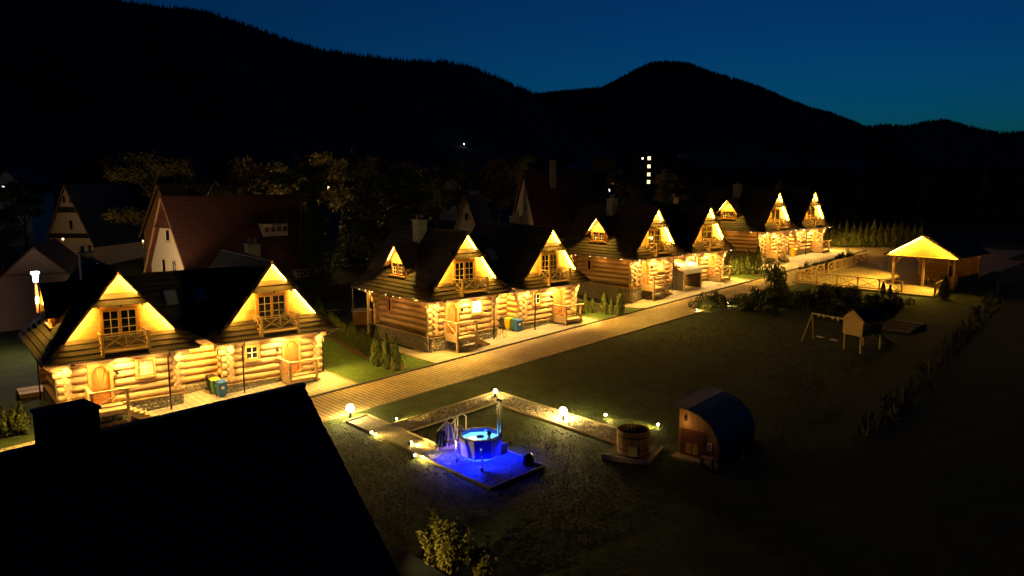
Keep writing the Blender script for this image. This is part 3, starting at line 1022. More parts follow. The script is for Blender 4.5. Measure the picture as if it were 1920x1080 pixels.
TUFT = mat('grass_blades', (.07, .088, .014), .8, scale=2, col2=(.035, .042, .008), coords='Generated')
tufts('grass', 20000, (14, 42, 17, 37.1), .03, .085, TUFT, 5, offpath)
tufts('grass', 7000, (42, 62, 20, 37.0), .03, .1, TUFT, 6, lambda x, y: x < 58)
tufts('grass', 5000, (24.5, 30.4, 42, 60), .04, .1, TUFT, 7)

# ------------------------------------------------------------------ hills
HILLM = mat('hill_forest_floor', (.022, .026, .016), 1.0, scale=.02, col2=(.012, .014, .01))
SPR = mat('far_spruce', (.020, .026, .015), 1.0, scale=.05, col2=(.010, .014, .009))


def interp(prof, u):
    for (a, b), (c, d) in zip(prof[:-1], prof[1:]):
        if a <= u <= c:
            return b + (d - b) * (u - a) / (c - a)
    return prof[-1][1] if u > prof[-1][0] else prof[0][1]


def hill(prof, dist, near, seed, trees, th):
    rnd = np.random.RandomState(seed)
    u0, u1 = prof[0][0], prof[-1][0]
    us = np.arange(u0, u1 + 1, 16.0)
    fr = np.concatenate([np.linspace(near, 1, 22), np.linspace(1.03, 1.6, 8)])
    v = []

    def surf(u, r):
        p = at(u, interp(prof, u), dist)
        base = 4.0
        if r <= 1:
            k = ((r - near) / (1 - near))
            k = k ** 1.25
        else:
            k = max(0, 1 - ((r - 1) / .62) ** 1.3)
        w = 1 + .05 * math.sin(u * .021 + r * 9) * (1 - r if r < 1 else .0) * 3
        return (p.x * r, p.y * r, base + (p.z - base) * k * w)
    for u in us:
        for r in fr:
            v.append(surf(u, r))
    nr = len(fr)
    f = [(i * nr + j, i * nr + j + 1, (i + 1) * nr + j + 1, (i + 1) * nr + j) for i in range(len(us) - 1) for j in range(nr - 1)]
    MB().add(v, f).build('hill', HILLM, kind='structure', smooth=True)
    vs, fs = [], []
    for _ in range(trees):
        u = rnd.uniform(u0, u1)
        r = min(1.03, 1 - abs(rnd.normal(0, .02)) + .005) if rnd.rand() < .6 else rnd.uniform(near + .2, 1)
        x, y, z = surf(u, r)
        h = th * rnd.uniform(.55, 1.15)
        w = h * .2
        o = len(vs)
        for k in range(5):
            a = k * 1.2566 + rnd.rand()
            vs.append((x + w * math.cos(a), y + w * math.sin(a), z - 2))
        vs.append((x, y, z + h))
        fs += [(o + k, o + (k + 1) % 5, o + 5) for k in range(5)]
    MB().add(vs, fs).build('far_forest', SPR, kind='stuff', label='dark spruce forest covering the far mountain slopes', cat='forest')


hill([(-3200, 60), (-2200, -40), (-1400, -130), (-700, -150), (-300, -90), (0, -40), (200, 0), (300, 14), (380, 20), (430, 38), (480, 54), (540, 77), (600, 94), (680, 106), (760, 115), (830, 117), (870, 123), (920, 141), (960, 160), (1000, 176), (1060, 200), (1140, 240), (1250, 290)], 1500, .22, 1, 9000, 9)
hill([(700, 250), (850, 210), (960, 184), (1010, 180), (1060, 174), (1130, 168), (1160, 152), (1190, 135), (1220, 122), (1250, 119), (1290, 122), (1330, 137), (1380, 152), (1420, 165), (1470, 187), (1520, 206), (1560, 216), (1600, 232), (1640, 250), (1720, 285), (1800, 310)], 2200, .25, 2, 9000, 12)
hill([(1400, 290), (1500, 262), (1620, 240), (1660, 236), (1700, 239), (1740, 230), (1770, 227), (1810, 237), (1850, 247), (1880, 252), (1920, 250), (2000, 242), (2150, 262), (2500, 270), (2900, 250)], 3000, .3, 3, 6000, 14)

# ------------------------------------------------------------------ vegetation
def leafmesh(name, pts, nrm, size, m, seed, aspect=1.6):
    """many small leaf-sized faces at given points"""
    rnd = np.random.RandomState(seed)
    n = len(pts)
    d = nrm + rnd.normal(0, .55, (n, 3))
    d /= np.linalg.norm(d, axis=1)[:, None] + 1e-9
    a = np.cross(d, rnd.normal(0, 1, (n, 3)))
    a /= np.linalg.norm(a, axis=1)[:, None] + 1e-9
    b = np.cross(d, a)
    s = size * rnd.uniform(.6, 1.3, (n, 1))
    v = np.stack([pts - a * s * .5, pts + b * s * .32 * aspect, pts + a * s * .5 + d * s * .15, pts - b * s * .32 * aspect], 1).reshape(-1, 3)
    me = bpy.data.meshes.new(name)
    me.vertices.add(4 * n)
    me.loops.add(4 * n)
    me.polygons.add(n)
    me.vertices.foreach_set('co', v.astype(np.float32).ravel())
    me.loops.foreach_set('vertex_index', np.arange(4 * n, dtype=np.int32))
    me.polygons.foreach_set('loop_start', np.arange(0, 4 * n, 4, dtype=np.int32))
    me.polygons.foreach_set('loop_total', np.full(n, 4, dtype=np.int32))
    me.update(calc_edges=True)
    me.materials.append(m)
    return me


THU = mat('thuja_leaf', (.12, .14, .026), .8, scale=1.5, col2=(.06, .072, .014))
DECI = mat('autumn_leaf', (.20, .16, .045), .8, scale=.6, col2=(.1, .085, .025))
GRN = mat('tree_leaf', (.06, .075, .02), .8, scale=.6, col2=(.03, .04, .012))
NEED = mat('spruce_needle', (.03, .042, .016), .85, scale=.8, col2=(.018, .025, .01))
SHR = mat('shrub_leaf', (.045, .06, .018), .8, scale=2, col2=(.022, .03, .01))
BARK = mat('bark', (.09, .065, .045), .95, scale=6, bump=.5)


def thuja_mesh(seed):
    rnd = np.random.RandomState(seed)
    n = 1500
    z = rnd.rand(n) ** .8
    prof = np.where(z < .15, .55 + 3 * z, 1.0 - ((z - .15) / .85) ** 1.5)
    th = rnd.rand(n) * 6.283
    lob = 1 + .18 * np.sin(th * 3 + z * 9 + seed) + .12 * np.sin(th * 5 - z * 14)
    r = .26 * np.maximum(prof, .03) * lob * np.sqrt(rnd.uniform(.55, 1.0, n))
    p = np.stack([r * np.cos(th), r * np.sin(th), z * 1.0], 1)
    nr = np.stack([np.cos(th), np.sin(th), np.full(n, .3)], 1)
    return leafmesh('foliage', p, nr, .055, THU, seed, 2.0)


THUM = [thuja_mesh(i) for i in range(4)]
STEM = MB().tube([(0, 0, -.06), (0, 0, .5)], [.03, .012], 6).mesh('stem', BARK)


def thuja(s, n, h, w=1.0, label='', group=None):
    t = thing('thuja', label, 'conifer', (s, n, ground(s, n)), random.uniform(0, 6.28), group)
    k = random.choice(THUM)
    put(k, 'foliage', t, scale=(h * w * .75, h * w * .75, h))
    put(STEM, 'stem', t, scale=(h * .8, h * .8, h))
    return t


def along(pts, step):
    out = []
    for a, b in zip(pts[:-1], pts[1:]):
        a, b = Vector(a), Vector(b)
        k = max(1, round((b - a).length / step))
        out += [a.lerp(b, i / k) for i in range(k)]
    return out


for i, p in enumerate(along([(28.25, 45.6), (29.2, 50), (31.3, 60), (34.2, 66)], .62)):
    thuja(p.x + random.uniform(-.08, .08), p.y, random.uniform(1.35, 1.8), 1.25, 'low hedge thuja between first and second chalet, %s counted from the lane' % nth(i), 'hedge between first and second chalet')
for (u, v, h), w in zip([(707, 686, 2.75), (726, 691, 2.45), (743, 695, 2.3)], ('tallest and leftmost', 'middle', 'shortest and rightmost')):
    p = gp(u, v)
    thuja(p.x, p.y, h, .9, w + ' of the three slim thujas by the lane', 'three slim thujas at the lane')
for i, (u, v, h) in enumerate([(1097, 588, 2.0), (1110, 587, 1.6), (1133, 589, 2.3), (1146, 590, 1.5), (1162, 592, 2.5)]):
    p = gp(u, v)
    thuja(p.x, p.y, h, .85, 'thuja before the stone basement of the third chalet, number %s from the left' % ('one', 'two', 'three', 'four', 'five')[i], 'thujas beside the third chalet')
for i, (u, v, h) in enumerate([(1371, 516, 2.6), (1380, 516, 2.2), (1391, 515, 2.7), (1402, 515, 2.9), (1420, 513, 3.3)]):
    p = gp(u, v)
    thuja(p.x, p.y, h, .8, 'thuja beside the log wall of the farthest chalet, number %s from the left' % ('one', 'two', 'three', 'four', 'five')[i], 'thujas beside the farthest chalet')
for i in range(15):
    p = gp(1548 + i * 12.7, 463 + .1 * i)
    thuja(p.x, p.y, 3.5 + random.uniform(-.2, .3), .95, 'tall conical conifer in the row behind the plaza, %s from the left' % nth(i), 'conifer row behind the plaza')
for i, (u, v, h) in enumerate([(8, 818, 1.7), (26, 815, 1.6), (42, 812, 1.8), (-12, 822, 1.7)]):
    p = gp(u, v)
    thuja(p.x, p.y, h, 1.25, 'young thuja at the left edge near the dark chimney, %s' % ('second from left', 'third from left', 'rightmost', 'leftmost')[i], 'young thujas at the left edge')


def shrub_mesh(seed, m, n=900):
    rnd = np.random.RandomState(seed)
    c = rnd.normal(0, .42, (9, 3)) * [1, 1, .5] + [0, 0, .45]
    k = rnd.randint(0, 9, n)
    d = rnd.normal(0, 1, (n, 3))
    d /= np.linalg.norm(d, axis=1)[:, None]
    p = c[k] + d * (.34 * rnd.uniform(.6, 1.05, (n, 1)))
    p[:, 2] = np.abs(p[:, 2])
    return leafmesh('foliage', p, d, .1, m, seed)


SHM = [shrub_mesh(i, SHR) for i in range(4)]
TWIG = MB()
for k in range(6):
    a = k * 1.05
    TWIG.tube([(0, 0, -.1), (.2 * math.cos(a), .2 * math.sin(a), .3), (.4 * math.cos(a), .4 * math.sin(a), .7)], [.03, .02, .008], 5)
TWIG = TWIG.mesh('stem', BARK)


def shrub(s, n, r, h, label, group=None, z=0):
    t = thing('shrub', label, 'shrub', (s, n, ground(s, n) + z), random.uniform(0, 6.28), group)
    put(random.choice(SHM), 'foliage', t, scale=(r, r, h))
    put(TWIG, 'stem', t, scale=(r, r, h))
    return t


rs = random.Random(3)
bank = []
for i in range(64):
    s, n = rs.uniform(58.5, 69.5), rs.uniform(24.5, 36.8)
    if not (n > 35 and s < 60):
        bank.append((s, n))
bank.sort(key=lambda q: math.atan2(q[0], q[1]))
for i, (s, n) in enumerate(bank):
    shrub(s, n, rs.uniform(.7, 1.25), rs.uniform(.7, 1.35), 'dark leafy shrub on the bank below the terrace, %s from the left' % nth(i), 'shrubs on the bank')
for i, (u, v) in enumerate([(1310, 578), (1330, 580), (1345, 573), (1362, 577), (1385, 577)]):
    p = gp(u, v)
    shrub(p.x, p.y, .8, 1.3, 'leafy shrub at the lawn corner by the yellow spotlights, %s from the left' % nth(i), 'shrubs at the lawn corner')
for i, (u, v, h) in enumerate([(1445, 525, 2.4), (1455, 548, 2.8), (1468, 532, 1.8)]):
    p = gp(u, v)
    shrub(p.x, p.y, .9, h, 'tall dark shrub before the farthest chalet where the lane bends, %s from the left' % nth(i), 'tall shrubs where the lane bends')
for i, (u, v, h) in enumerate([(1535, 508, 1.2), (1553, 508, 1.4), (1512, 513, 1.3), (1575, 485, 1.0), (1590, 483, 1.0)]):
    p = gp(u, v)
    shrub(p.x, p.y, .7, h, 'small dark shrub along the terrace railing, %s of five counting from the right' % nth((3, 2, 4, 1, 0)[i]), 'shrubs along the railing')
for i, (u, v, h) in enumerate([(1770, 560, 2.1), (1655, 556, 1.4), (1668, 557, 1.2)]):
    p = gp(u, v)
    thuja(p.x, p.y, h, 1.1, ('dark conifer at the right corner of the terrace', 'small pointed conifer before the terrace railing', 'lower pointed conifer before the terrace gap')[i])


def tree_meshes(seed, m, n=7000, spread=.34, leaf=.02):
    rnd = np.random.RandomState(seed)
    tr = MB()
    tr.tube([(0, 0, -.02), (.01, 0, .25), (.0, .01, .55), (.02, .0, .85)], [.022, .017, .011, .003], 7)
    cs = []
    for k in range(15):
        z = rnd.uniform(.28, .85)
        a = rnd.rand() * 6.283
        L = spread * rnd.uniform(.6, 1.0) * (1.15 - abs(z - .5))
        e = np.array([L * math.cos(a), L * math.sin(a), z + L * .55])
        tr.tube([(0, 0, z - .03), tuple(e * [.5, .5, 1] - [0, 0, L * .15]), tuple(e)], [.009, .006, .002], 5)
        cs.append(e)
        cs.append(e * [.6, .6, 1])
    cs.append(np.array([0, 0, .95]))
    cs = np.array(cs)
    k = rnd.randint(0, len(cs), n)
    d = rnd.normal(0, 1, (n, 3))
    d /= np.linalg.norm(d, axis=1)[:, None]
    p = cs[k] + d * rnd.uniform(.02, .105, (n, 1)) * [1, 1, .8]
    return tr.mesh('trunk', BARK), leafmesh('crown', p, d, leaf, m, seed)


def spruce_meshes(seed, n=5000):
    rnd = np.random.RandomState(seed)
    tr = MB().tube([(0, 0, -.02), (0, 0, .95)], [.02, .003], 6)
    z = rnd.rand(n) ** 1.2
    tier = np.floor(z * 14) / 14
    f = z * 14 - np.floor(z * 14)
    th = rnd.randint(0, 9, n) * .698 + tier * 21 + rnd.normal(0, .13, n)
    R_ = .2 * (1 - z) + .012
    r = R_ * rnd.uniform(.15, 1.0, n)
    p = np.stack([r * np.cos(th), r * np.sin(th), .06 + .94 * z - r * .35 - f * .01], 1)
    nr = np.stack([np.cos(th) * .3, np.sin(th) * .3, np.ones(n)], 1)
    return tr.mesh('trunk', BARK), leafmesh('crown', p, nr, .026, NEED, seed, 1.2)


TREES = {'autumn': [tree_meshes(i, DECI) for i in (11, 12)], 'green': [tree_meshes(i, GRN, spread=.3) for i in (21, 22)], 'spruce': [spruce_meshes(i) for i in (31, 32)]}
TNAME = {'autumn': ('broadleaf_tree', 'brownish broadleaf tree'), 'green': ('broadleaf_tree', 'dark green broadleaf tree'), 'spruce': ('spruce_tree', 'slender dark spruce')}


def tree(u, vtop, dist, kind, where):
    p = at(u, 343, dist)
    g = ground(p.x, p.y)
    h = at(u, vtop, dist).z - g
    t = thing(TNAME[kind][0], TNAME[kind][1] + ' ' + where, 'tree', (p.x, p.y, g), random.uniform(0, 6.28), 'trees behind the chalets')
    a, b = random.choice(TREES[kind])
    w = random.uniform(.85, 1.15)
    put(a, 'trunk', t, scale=(h * w, h * w, h))
    put(b, 'crown', t, scale=(h * w, h * w, h))


for u, v, d, k, w in [
    (290, 288, 112, 'autumn', 'rising behind the gable of the red roofed house'), (330, 300, 118, 'autumn', 'behind the white triangle gablets'),
    (475, 306, 104, 'autumn', 'lit olive behind the right end of the red roof'), (525, 312, 112, 'autumn', 'just right of the red roofed house'),
    (560, 318, 95, 'green', 'left of the orange street lamp'), (600, 292, 140, 'autumn', 'behind the orange street lamp'), (640, 296, 118, 'autumn', 'right of the orange street lamp'),
    (665, 274, 100, 'spruce', 'right of the orange lamp'), (585, 345, 82, 'spruce', 'in front of the orange lamp'), (690, 300, 96, 'autumn', 'left of the second chalet chimney'),
    (735, 318, 90, 'green', 'behind the second chalet chimney'), (720, 330, 78, 'green', 'close behind the second chalet'), (770, 305, 130, 'autumn', 'far behind the second chalet'),
    (820, 312, 120, 'green', 'left of the pointed white gable'), (860, 300, 150, 'autumn', 'under the small hillside light'), (905, 318, 115, 'spruce', 'right of the pointed white gable'),
    (935, 305, 140, 'autumn', 'left of the dark red roof'), (968, 296, 150, 'autumn', 'with a pale crown left of the dark red roof'), (1100, 325, 120, 'green', 'right of the dark red roof'),
    (1130, 296, 170, 'autumn', 'behind the third chalet dormer'), (1165, 320, 130, 'autumn', 'behind the third chalet chimney'), (1255, 322, 140, 'autumn', 'right of the lit window column'),
    (1290, 300, 180, 'green', 'right of the lit window column further back'), (1330, 310, 170, 'spruce', 'behind the third chalet right gable'), (1390, 312, 180, 'green', 'behind the farthest chalet dormer'),
    (1430, 300, 200, 'spruce', 'behind the farthest chalet'), (1500, 310, 210, 'green', 'beyond the farthest chalet gables'), (1560, 322, 200, 'green', 'beyond the conifer row, left'),
    (1640, 318, 220, 'spruce', 'beyond the conifer row, middle'), (1690, 322, 230, 'green', 'beyond the conifer row, right'),
    (40, 330, 135, 'green', 'left of the far wooden gable'), (-15, 345, 90, 'green', 'at the left edge behind the pink gable'),
    (190, 300, 140, 'autumn', 'behind the dark slate roof'), (240, 310, 130, 'green', 'between the far gable and the red roofed house'), (160, 318, 150, 'spruce', 'behind the far wooden gable'), (400, 290, 150, 'spruce', 'behind the white gablets, tall'), (440, 300, 140, 'green', 'behind the white gablets, right'),
    (1010, 285, 210, 'spruce', 'behind the dark red roof'), (1060, 290, 220, 'green', 'behind the blue roof'), (1180, 285, 260, 'spruce', 'left of the lit window column'), (780, 285, 200, 'spruce', 'far back above the second chalet'), (710, 280, 190, 'spruce', 'far back right of the orange lamp')]:
    tree(u, v, d, k, w)

# woods on the valley floor beyond the gardens
wr = np.random.RandomState(5)
vs, fs = [], []
for _ in range(5200):
    th, rr = wr.uniform(R(-6), R(74)), 150 * (1 + 3.4 * wr.rand() ** 1.4)
    hd = HEAD + th - R(34)
    x, y = rr * math.sin(hd), rr * math.cos(hd)
    if rr < 260 and hd < HEAD + R(12):
        continue
    z, hh = ground(x, y), wr.uniform(3.5, 9.5)
    ww = hh * wr.uniform(.2, .34)
    o = len(vs)
    for lay, (kz, kr) in enumerate(((.04, 1.0), (.42, .72), (.45, .85), (.72, .42), (1.0, .02))):
        for q in range(6):
            a = q * 1.047 + lay * .5
            k = kr * wr.uniform(.75, 1.2)
            vs.append((x + ww * k * math.cos(a), y + ww * k * math.sin(a), z + hh * kz))
    for lay in range(4):
        for q in range(6):
            fs.append((o + lay * 6 + q, o + lay * 6 + (q + 1) % 6, o + (lay + 1) * 6 + (q + 1) % 6, o + (lay + 1) * 6 + q))
MB().add(vs, fs).build('valley_woods', NEED, kind='stuff', label='dark woods on the valley floor beyond the gardens', cat='woods')

# ------------------------------------------------------------------ the bush at the bottom of the view
BUSH = mat('willow_leaf', (.16, .14, .03), .75, scale=3, col2=(.09, .08, .018))


def upright_bush(base, h, label, seed, n=34):
    rnd = random.Random(seed)
    t = thing('upright_bush', label, 'bush', base)
    tw, pts, nr = MB(), [], []
    for k in range(n):
        a = rnd.uniform(0, 6.28)
        L = h * rnd.uniform(.5, 1.0)
        sp = rnd.uniform(.08, .5)
        p = [Vector((0, 0, -.05))]
        for j in range(1, 7):
            f = j / 6
            p.append(Vector((math.cos(a) * sp * L * f ** .8 * .9 + rnd.uniform(-.03, .03), math.sin(a) * sp * L * f ** .8 * .9 + rnd.uniform(-.03, .03), L * f)))
        tw.tube(p, [.02 * (1 - .85 * j / 6) for j in range(7)], 5)
        for j in range(150):
            f = rnd.uniform(.25, 1.02)
            i = min(5, int(f * 6))
            q = p[i].lerp(p[i + 1], min(1, f * 6 - i))
            o = Vector((rnd.gauss(0, .06), rnd.gauss(0, .06), rnd.gauss(0, .05)))
            pts.append(tuple(q + o))
            nr.append((o.x * 10, o.y * 10, .6))
    tw.build('stem', BARK, t)
    put(leafmesh('foliage', np.array(pts), np.array(nr), .085, BUSH, seed), 'foliage', t)
    return t


b1 = gp(838, 1110)
upright_bush((b1.x, b1.y, ground(b1.x, b1.y)), 2.7, 'yellow green upright bush at the bottom, the larger of two', 4, 44)
b2 = gp(905, 1105)
upright_bush((b2.x, b2.y, ground(b2.x, b2.y)), 1.7, 'lower yellow green bush at the bottom, right of the larger one', 9, 24)

# ------------------------------------------------------------------ dark house roof close to the camera
FROOF = mat('dark_roof', (.022, .024, .028), .55, scale=3, col2=(.010, .011, .013), bump=.3, bscale=12)
RA, RB = Vector((1.2, 19.05, 7.5)), Vector((9.82, 20.2, 7.5))
ax = (RB - RA).normalized()
nrm = Vector((-ax.y, ax.x, 0))
fr = thing('foreground_house', 'unlit dark roof with a square chimney close at the lower left', 'house', tuple(Vector((4, 16, ground(4, 16)))))
inv = Vector(fr.location)


def L(p):
    return tuple(Vector(p) - inv)


RA2 = RA - ax * 4
slope_d = Vector((0, 0, -1.09)) - nrm
wlen = (RB - RA2).length
fdeck = MB()
for sgn in (-1, 1):
    dn = Vector((0, 0, -1.09)) + nrm * sgn
    a, b = RA2, RB
    c, d = b + dn * 5.6, a + dn * 5.6
    fdeck.prism([L(a), L(b), L(c), L(d)], (0, 0, -.15))
fdeck.build('roof_deck', FROOF, fr)
O = RA2 - inv
courses(fr, O, ax, -nrm + Vector((0, 0, -1.09)), [(0, 0), (wlen + .04, 0), (wlen + .04, 8.2), (0, 8.2)], .33, m=FROOF, name='roof_course', lift=.035)
courses(fr, O, ax, nrm + Vector((0, 0, -1.09)), [(0, 0), (wlen + .04, 0), (wlen + .04, 8.2), (0, 8.2)], .33, m=FROOF, name='roof_course', lift=.035)
MB().beam(L(RA2), L(RB + ax * .05), .3, .1).build('ridge_cap', FROOF, fr)
wl = MB()
for q in (-4.6, 4.6):
    wl.prism([L(RA2 + nrm * q + Vector((0, 0, -5.2))), L(RB - ax * .5 + nrm * q + Vector((0, 0, -5.2))), L(RB - ax * .5 + nrm * q + Vector((0, 0, -8))), L(RA2 + nrm * q + Vector((0, 0, -8)))], tuple(nrm * .2))
e = RB - ax * .7
wl.prism([L(e + Vector((0, 0, -.25))), L(e + nrm * 4.6 + Vector((0, 0, -5.3))), L(e + nrm * 4.6 + Vector((0, 0, -8))), L(e - nrm * 4.6 + Vector((0, 0, -8))), L(e - nrm * 4.6 + Vector((0, 0, -5.3)))], tuple(ax * .2))
wl.build('wall', mat('dark_wall', (.12, .10, .08), .9), fr)
cc = RA + ax * 2.35 - nrm * .15
ck = MB().box(-.54, .54, -.45, .45, -1.6, .76).build('chimney', mat('dark_chimney', (.05, .045, .042), .95, scale=6, bump=.6), fr, loc=L(cc), rot=(0, 0, math.atan2(ax.y, ax.x)))
MB().box(-.58, .58, -.49, .49, .765, .82).build('chimney_cap', MATS['dark_chimney'], ck)

wlp = MB().box(-.06, .06, -.06, .06, 0, .2).build('wall_lamp', DARKMET, fr, loc=L(RB - ax * .42 - nrm * 1.6 + Vector((0, 0, -4.6))))
light('SPOT', 'bush_light', wlp, (.3, 0, .0), 170, (1, .72, .18), aim=(4.7, .35, -1.6), size=.08, cone=38, blend=1.0)
MB().lathe([(0, -.08), (.07, -.04), (.07, .06), (0, .08)], 10, (.14, 0, .0)).build('lamp_glass', emit('porch_glass', (1, .7, .3), 1.5), wlp)
shed_p = gp(790, 1135)
sh = thing('garden_shed', 'low dark grey shed roof at the bottom edge beside the bush', 'shed', (shed_p.x - .9, shed_p.y - .4, ground(shed_p.x, shed_p.y)), R(8))
MB().box(-1.4, 1.2, -1.2, 1.2, -.1, .95).build('wall', mat('shed_wall', (.13, .1, .07), .9), sh)
MB().prism([(-1.6, -1.4, .96), (1.35, -1.4, .96), (1.35, 1.4, 1.3), (-1.6, 1.4, 1.3)], (0, 0, .06)).build('roof', mat('shed_roof', (.02, .024, .03), .8, scale=4), sh)

# ------------------------------------------------------------------ village behind
PINK = mat('pink_plaster', (.50, .33, .26), .9, scale=2, col2=(.42, .28, .22), bump=.2)
CREAM = mat('cream_plaster', (.60, .53, .42), .9, scale=2, col2=(.52, .45, .35), bump=.2)
REDR = mat('red_roof', (.095, .034, .024), .75, scale=3, col2=(.058, .02, .014), bump=.5, bscale=12)
SLATE = mat('slate_roof', (.03, .036, .05), .7, scale=3, col2=(.02, .024, .034), bump=.4, bscale=12)
BROWNR = mat('brown_roof', (.035, .026, .02), .8, scale=3, bump=.4, bscale=12)
WOODW = mat('weathered_wood', (.34, .19, .09), .8, scale=3, col2=(.22, .11, .05), stretch=(.4, 1, 2))


def gable_house(name, label, apex, axis_ang, half, length, eave_z, wallm, roofm, wins=(), chim=None, base=None, bands=(), over=.5, step=.5):
    """ridge starts at apex and runs along axis_ang; the near gable faces back along it"""
    g = ground(apex.x, apex.y) if base is None else base
    t = thing(name, label, 'house', (apex.x, apex.y, g), axis_ang - math.pi / 2)
    H = apex.z - g
    ez = eave_z - g
    MB().prism([(-half, .0, -.5), (half, 0, -.5), (half, 0, ez), (0, 0, H - .15), (-half, 0, ez)], (0, length, 0)).build('wall', wallm, t)
    sl = (H - ez) / half
    hw = half + .6
    L_ = math.hypot(hw, hw * sl)
    for s in (-1, 1):
        courses(t, (0, -over, H), (0, 1, 0), (s * hw, 0, -hw * sl), [(0, 0), (length + 2 * over, 0), (length + 2 * over, L_), (0, L_)], step, m=roofm, name='roof_course', lift=.04)
        MB().beam((0, -over + .02, H - .08), (s * hw, -over + .02, H - hw * sl - .08), .06, .22, up=(-s * .5, 0, 1)).build('barge_board', WOODW, t)
    for (x, z, w, h, c, r) in wins:
        window(t, x, -.01, z, w, h, c, r, frame=FRAMEW, fw=.08, depth=.06, bw=.05)
    for (z0, z1, m) in bands:
        hh = half * (H - z0) / (H - ez) if z0 > ez else half
        MB().box(-hh, hh, -.25, -.004, z0, z1).build('cornice', m, t)
    for (x, y, z0, z1) in (chim or ()):
        c = MB().box(x - .4, x + .4, y - .4, y + .4, z0, z1).build('chimney', PLASTER, t)
        MB().box(x - .46, x + .46, y - .46, y + .46, z1, z1 + .08).build('cap', PLASTER, c)
    return t


def toward(u):
    d = ray(u, 343)
    return math.atan2(d[1], d[0])


ap = at(64, 461, 70)
gable_house('pink_house', 'pink plastered gable behind the lamp post at the left edge', ap, toward(64) - R(10), 4.3, 10, ap.z - 4.2, PINK, BROWNR, bands=((5.0, 5.15, WOODW),))
ap = at(312, 368, 86)
rh = gable_house('red_roofed_house', 'large house with a long red roof and cream gable behind the nearest chalet', ap, R(8), 4.9, 16.5, ap.z - 8.2, CREAM, REDR,
                 wins=((-.2, 6.7, .95, 1.25, 1, 1), (-1.6, 3.1, .85, 1.5, 1, 1), (.9, 3.1, .85, 1.5, 2, 1)), chim=((-.6, 12, 8, 11.4),), over=.7)
g0 = ground(ap.x, ap.y)
H = ap.z - g0
sl = 8.2 / 4.9
MB().prism([(-2.25, -.72, H - 3.6), (2.25, -.72, H - 3.6), (.1, .3, H + .05), (-.1, .3, H + .05)], (0, 1.2, -.1)).build('hip_roof', REDR, rh)
xd = 2.3
dm = MB().box(xd - .6, xd + 1.0, 10.2, 13.6, H - sl * xd - 1.2, H - sl * xd + .35).build('dormer', CREAM, rh)
MB().prism([(xd - .9, 10.0, H - sl * xd + .75), (xd - .9, 13.8, H - sl * xd + .75), (xd + 1.3, 13.8, H - sl * xd + .36), (xd + 1.3, 10.0, H - sl * xd + .36)], (0, 0, .1)).build('dormer_roof', REDR, rh)
for k in range(4):
    window(rh, xd + 1.0, 10.65 + k * .83, H - sl * xd - .35, .55, .62, 2, 1, rz=math.pi / 2, fw=.05, depth=.05, sill=False)
ap = at(124, 346, 112)
gable_house('slate_roofed_house', 'far house with a narrow lit wooden gable and dark slate roof, left', ap, toward(124) - R(38), 3.6, 14, ap.z - 8.0, CREAM, SLATE, wins=((-.55, 10.4, .5, 1.0, 1, 1), (.55, 10.4, .5, 1.0, 1, 1), (.3, 6.6, .6, 1.3, 1, 1)),
            bands=((8.4, 9.2, BROWNR), (4.6, 5.3, BROWNR)))
ap = at(300, 345, 108)
hb = gable_house('dark_house', 'dark roofed house with two white triangular gablets behind the red roof', ap, R(14), 5.0, 17, ap.z - 7.0, WOODW, BROWNR, wins=((0, 7.6, .7, 1.0, 1, 1),))
q = at(404, 337, 106)
tri = thing('gablet', 'white framed triangular gablet on the dark roof behind the red one', 'gablet', (q.x, q.y, q.z - 2.4), toward(404) - math.pi / 2)
MB().beam((-1.35, 0, 0), (0, 0, 2.2), .1, .3, up=(0, 1, 0)).build('barge_board', WHITEP, tri)
MB().beam((1.35, 0, 0), (0, 0, 2.2), .1, .3, up=(0, 1, 0)).build('barge_board', WHITEP, tri)
MB().beam((-1.3, 0, .02), (1.3, 0, .02), .1, .24, up=(0, 1, 0)).build('base_board', WHITEP, tri)
MB().prism([(-1.3, .1, 0), (1.3, .1, 0), (0, .1, 2.1)], (0, 3, 0)).build('wall', BROWNR, tri)
ap = at(874, 366, 92)
gable_house('pointed_house', 'steep pointed cream gable rising behind the second chalet', ap, toward(874) - R(12), 2.6, 11, ap.z - 7.2, CREAM, BROWNR, wins=((0, 7.0, .45, .9, 1, 1),))
ap = at(985, 318, 118)
gable_house('dark_red_house', 'house with a big dark red roof and chimney behind the third chalet', ap, toward(985) - R(70), 6.2, 13, ap.z - 9.5, CREAM, mat('dark_red_roof', (.10, .026, .022), .75, scale=3, col2=(.06, .016, .014), bump=.4, bscale=12), chim=((1.6, 4.0, 9, 13.2),), wins=((0, 6, .8, 1, 2, 2),))
ap = at(1062, 308, 190)
gable_house('blue_roofed_house', 'distant house with a blue metal roof and small pale gable', ap, toward(1062) - R(60), 4.2, 9, ap.z - 3.6, CREAM, mat('blue_roof', (.02, .10, .22), .5, scale=3))
for i, (u, v, d, dark) in enumerate([(12, 318, 150, 'left edge'), (1600, 292, 1770, 'right hillside'), (840, 318, 170, 'above the pointed gable')]):
    ap = at(u, v, d)
    gable_house('far_house', 'tiny pale far house, ' + dark, ap, toward(u) - R(30), 4 if d < 900 else 8, 9 if d < 900 else 16, ap.z - 4, CREAM, SLATE, wins=((0, 3.0, 1, 1.2, 2, 2),), step=1.2, base=None if d < 900 else ap.z - 10)
p = at(1216, 343, 250)
tw = thing('guesthouse', 'distant dark block with a column of four lit windows', 'building', (p.x, p.y, ground(p.x, p.y)), toward(1216) - math.pi / 2)
zt = at(1216, 288, 250).z - tw.location.z
MB().box(-6, 9, 0, 9, -1, zt).build('wall', mat('guest_wall', (.10, .09, .08), .9), tw)
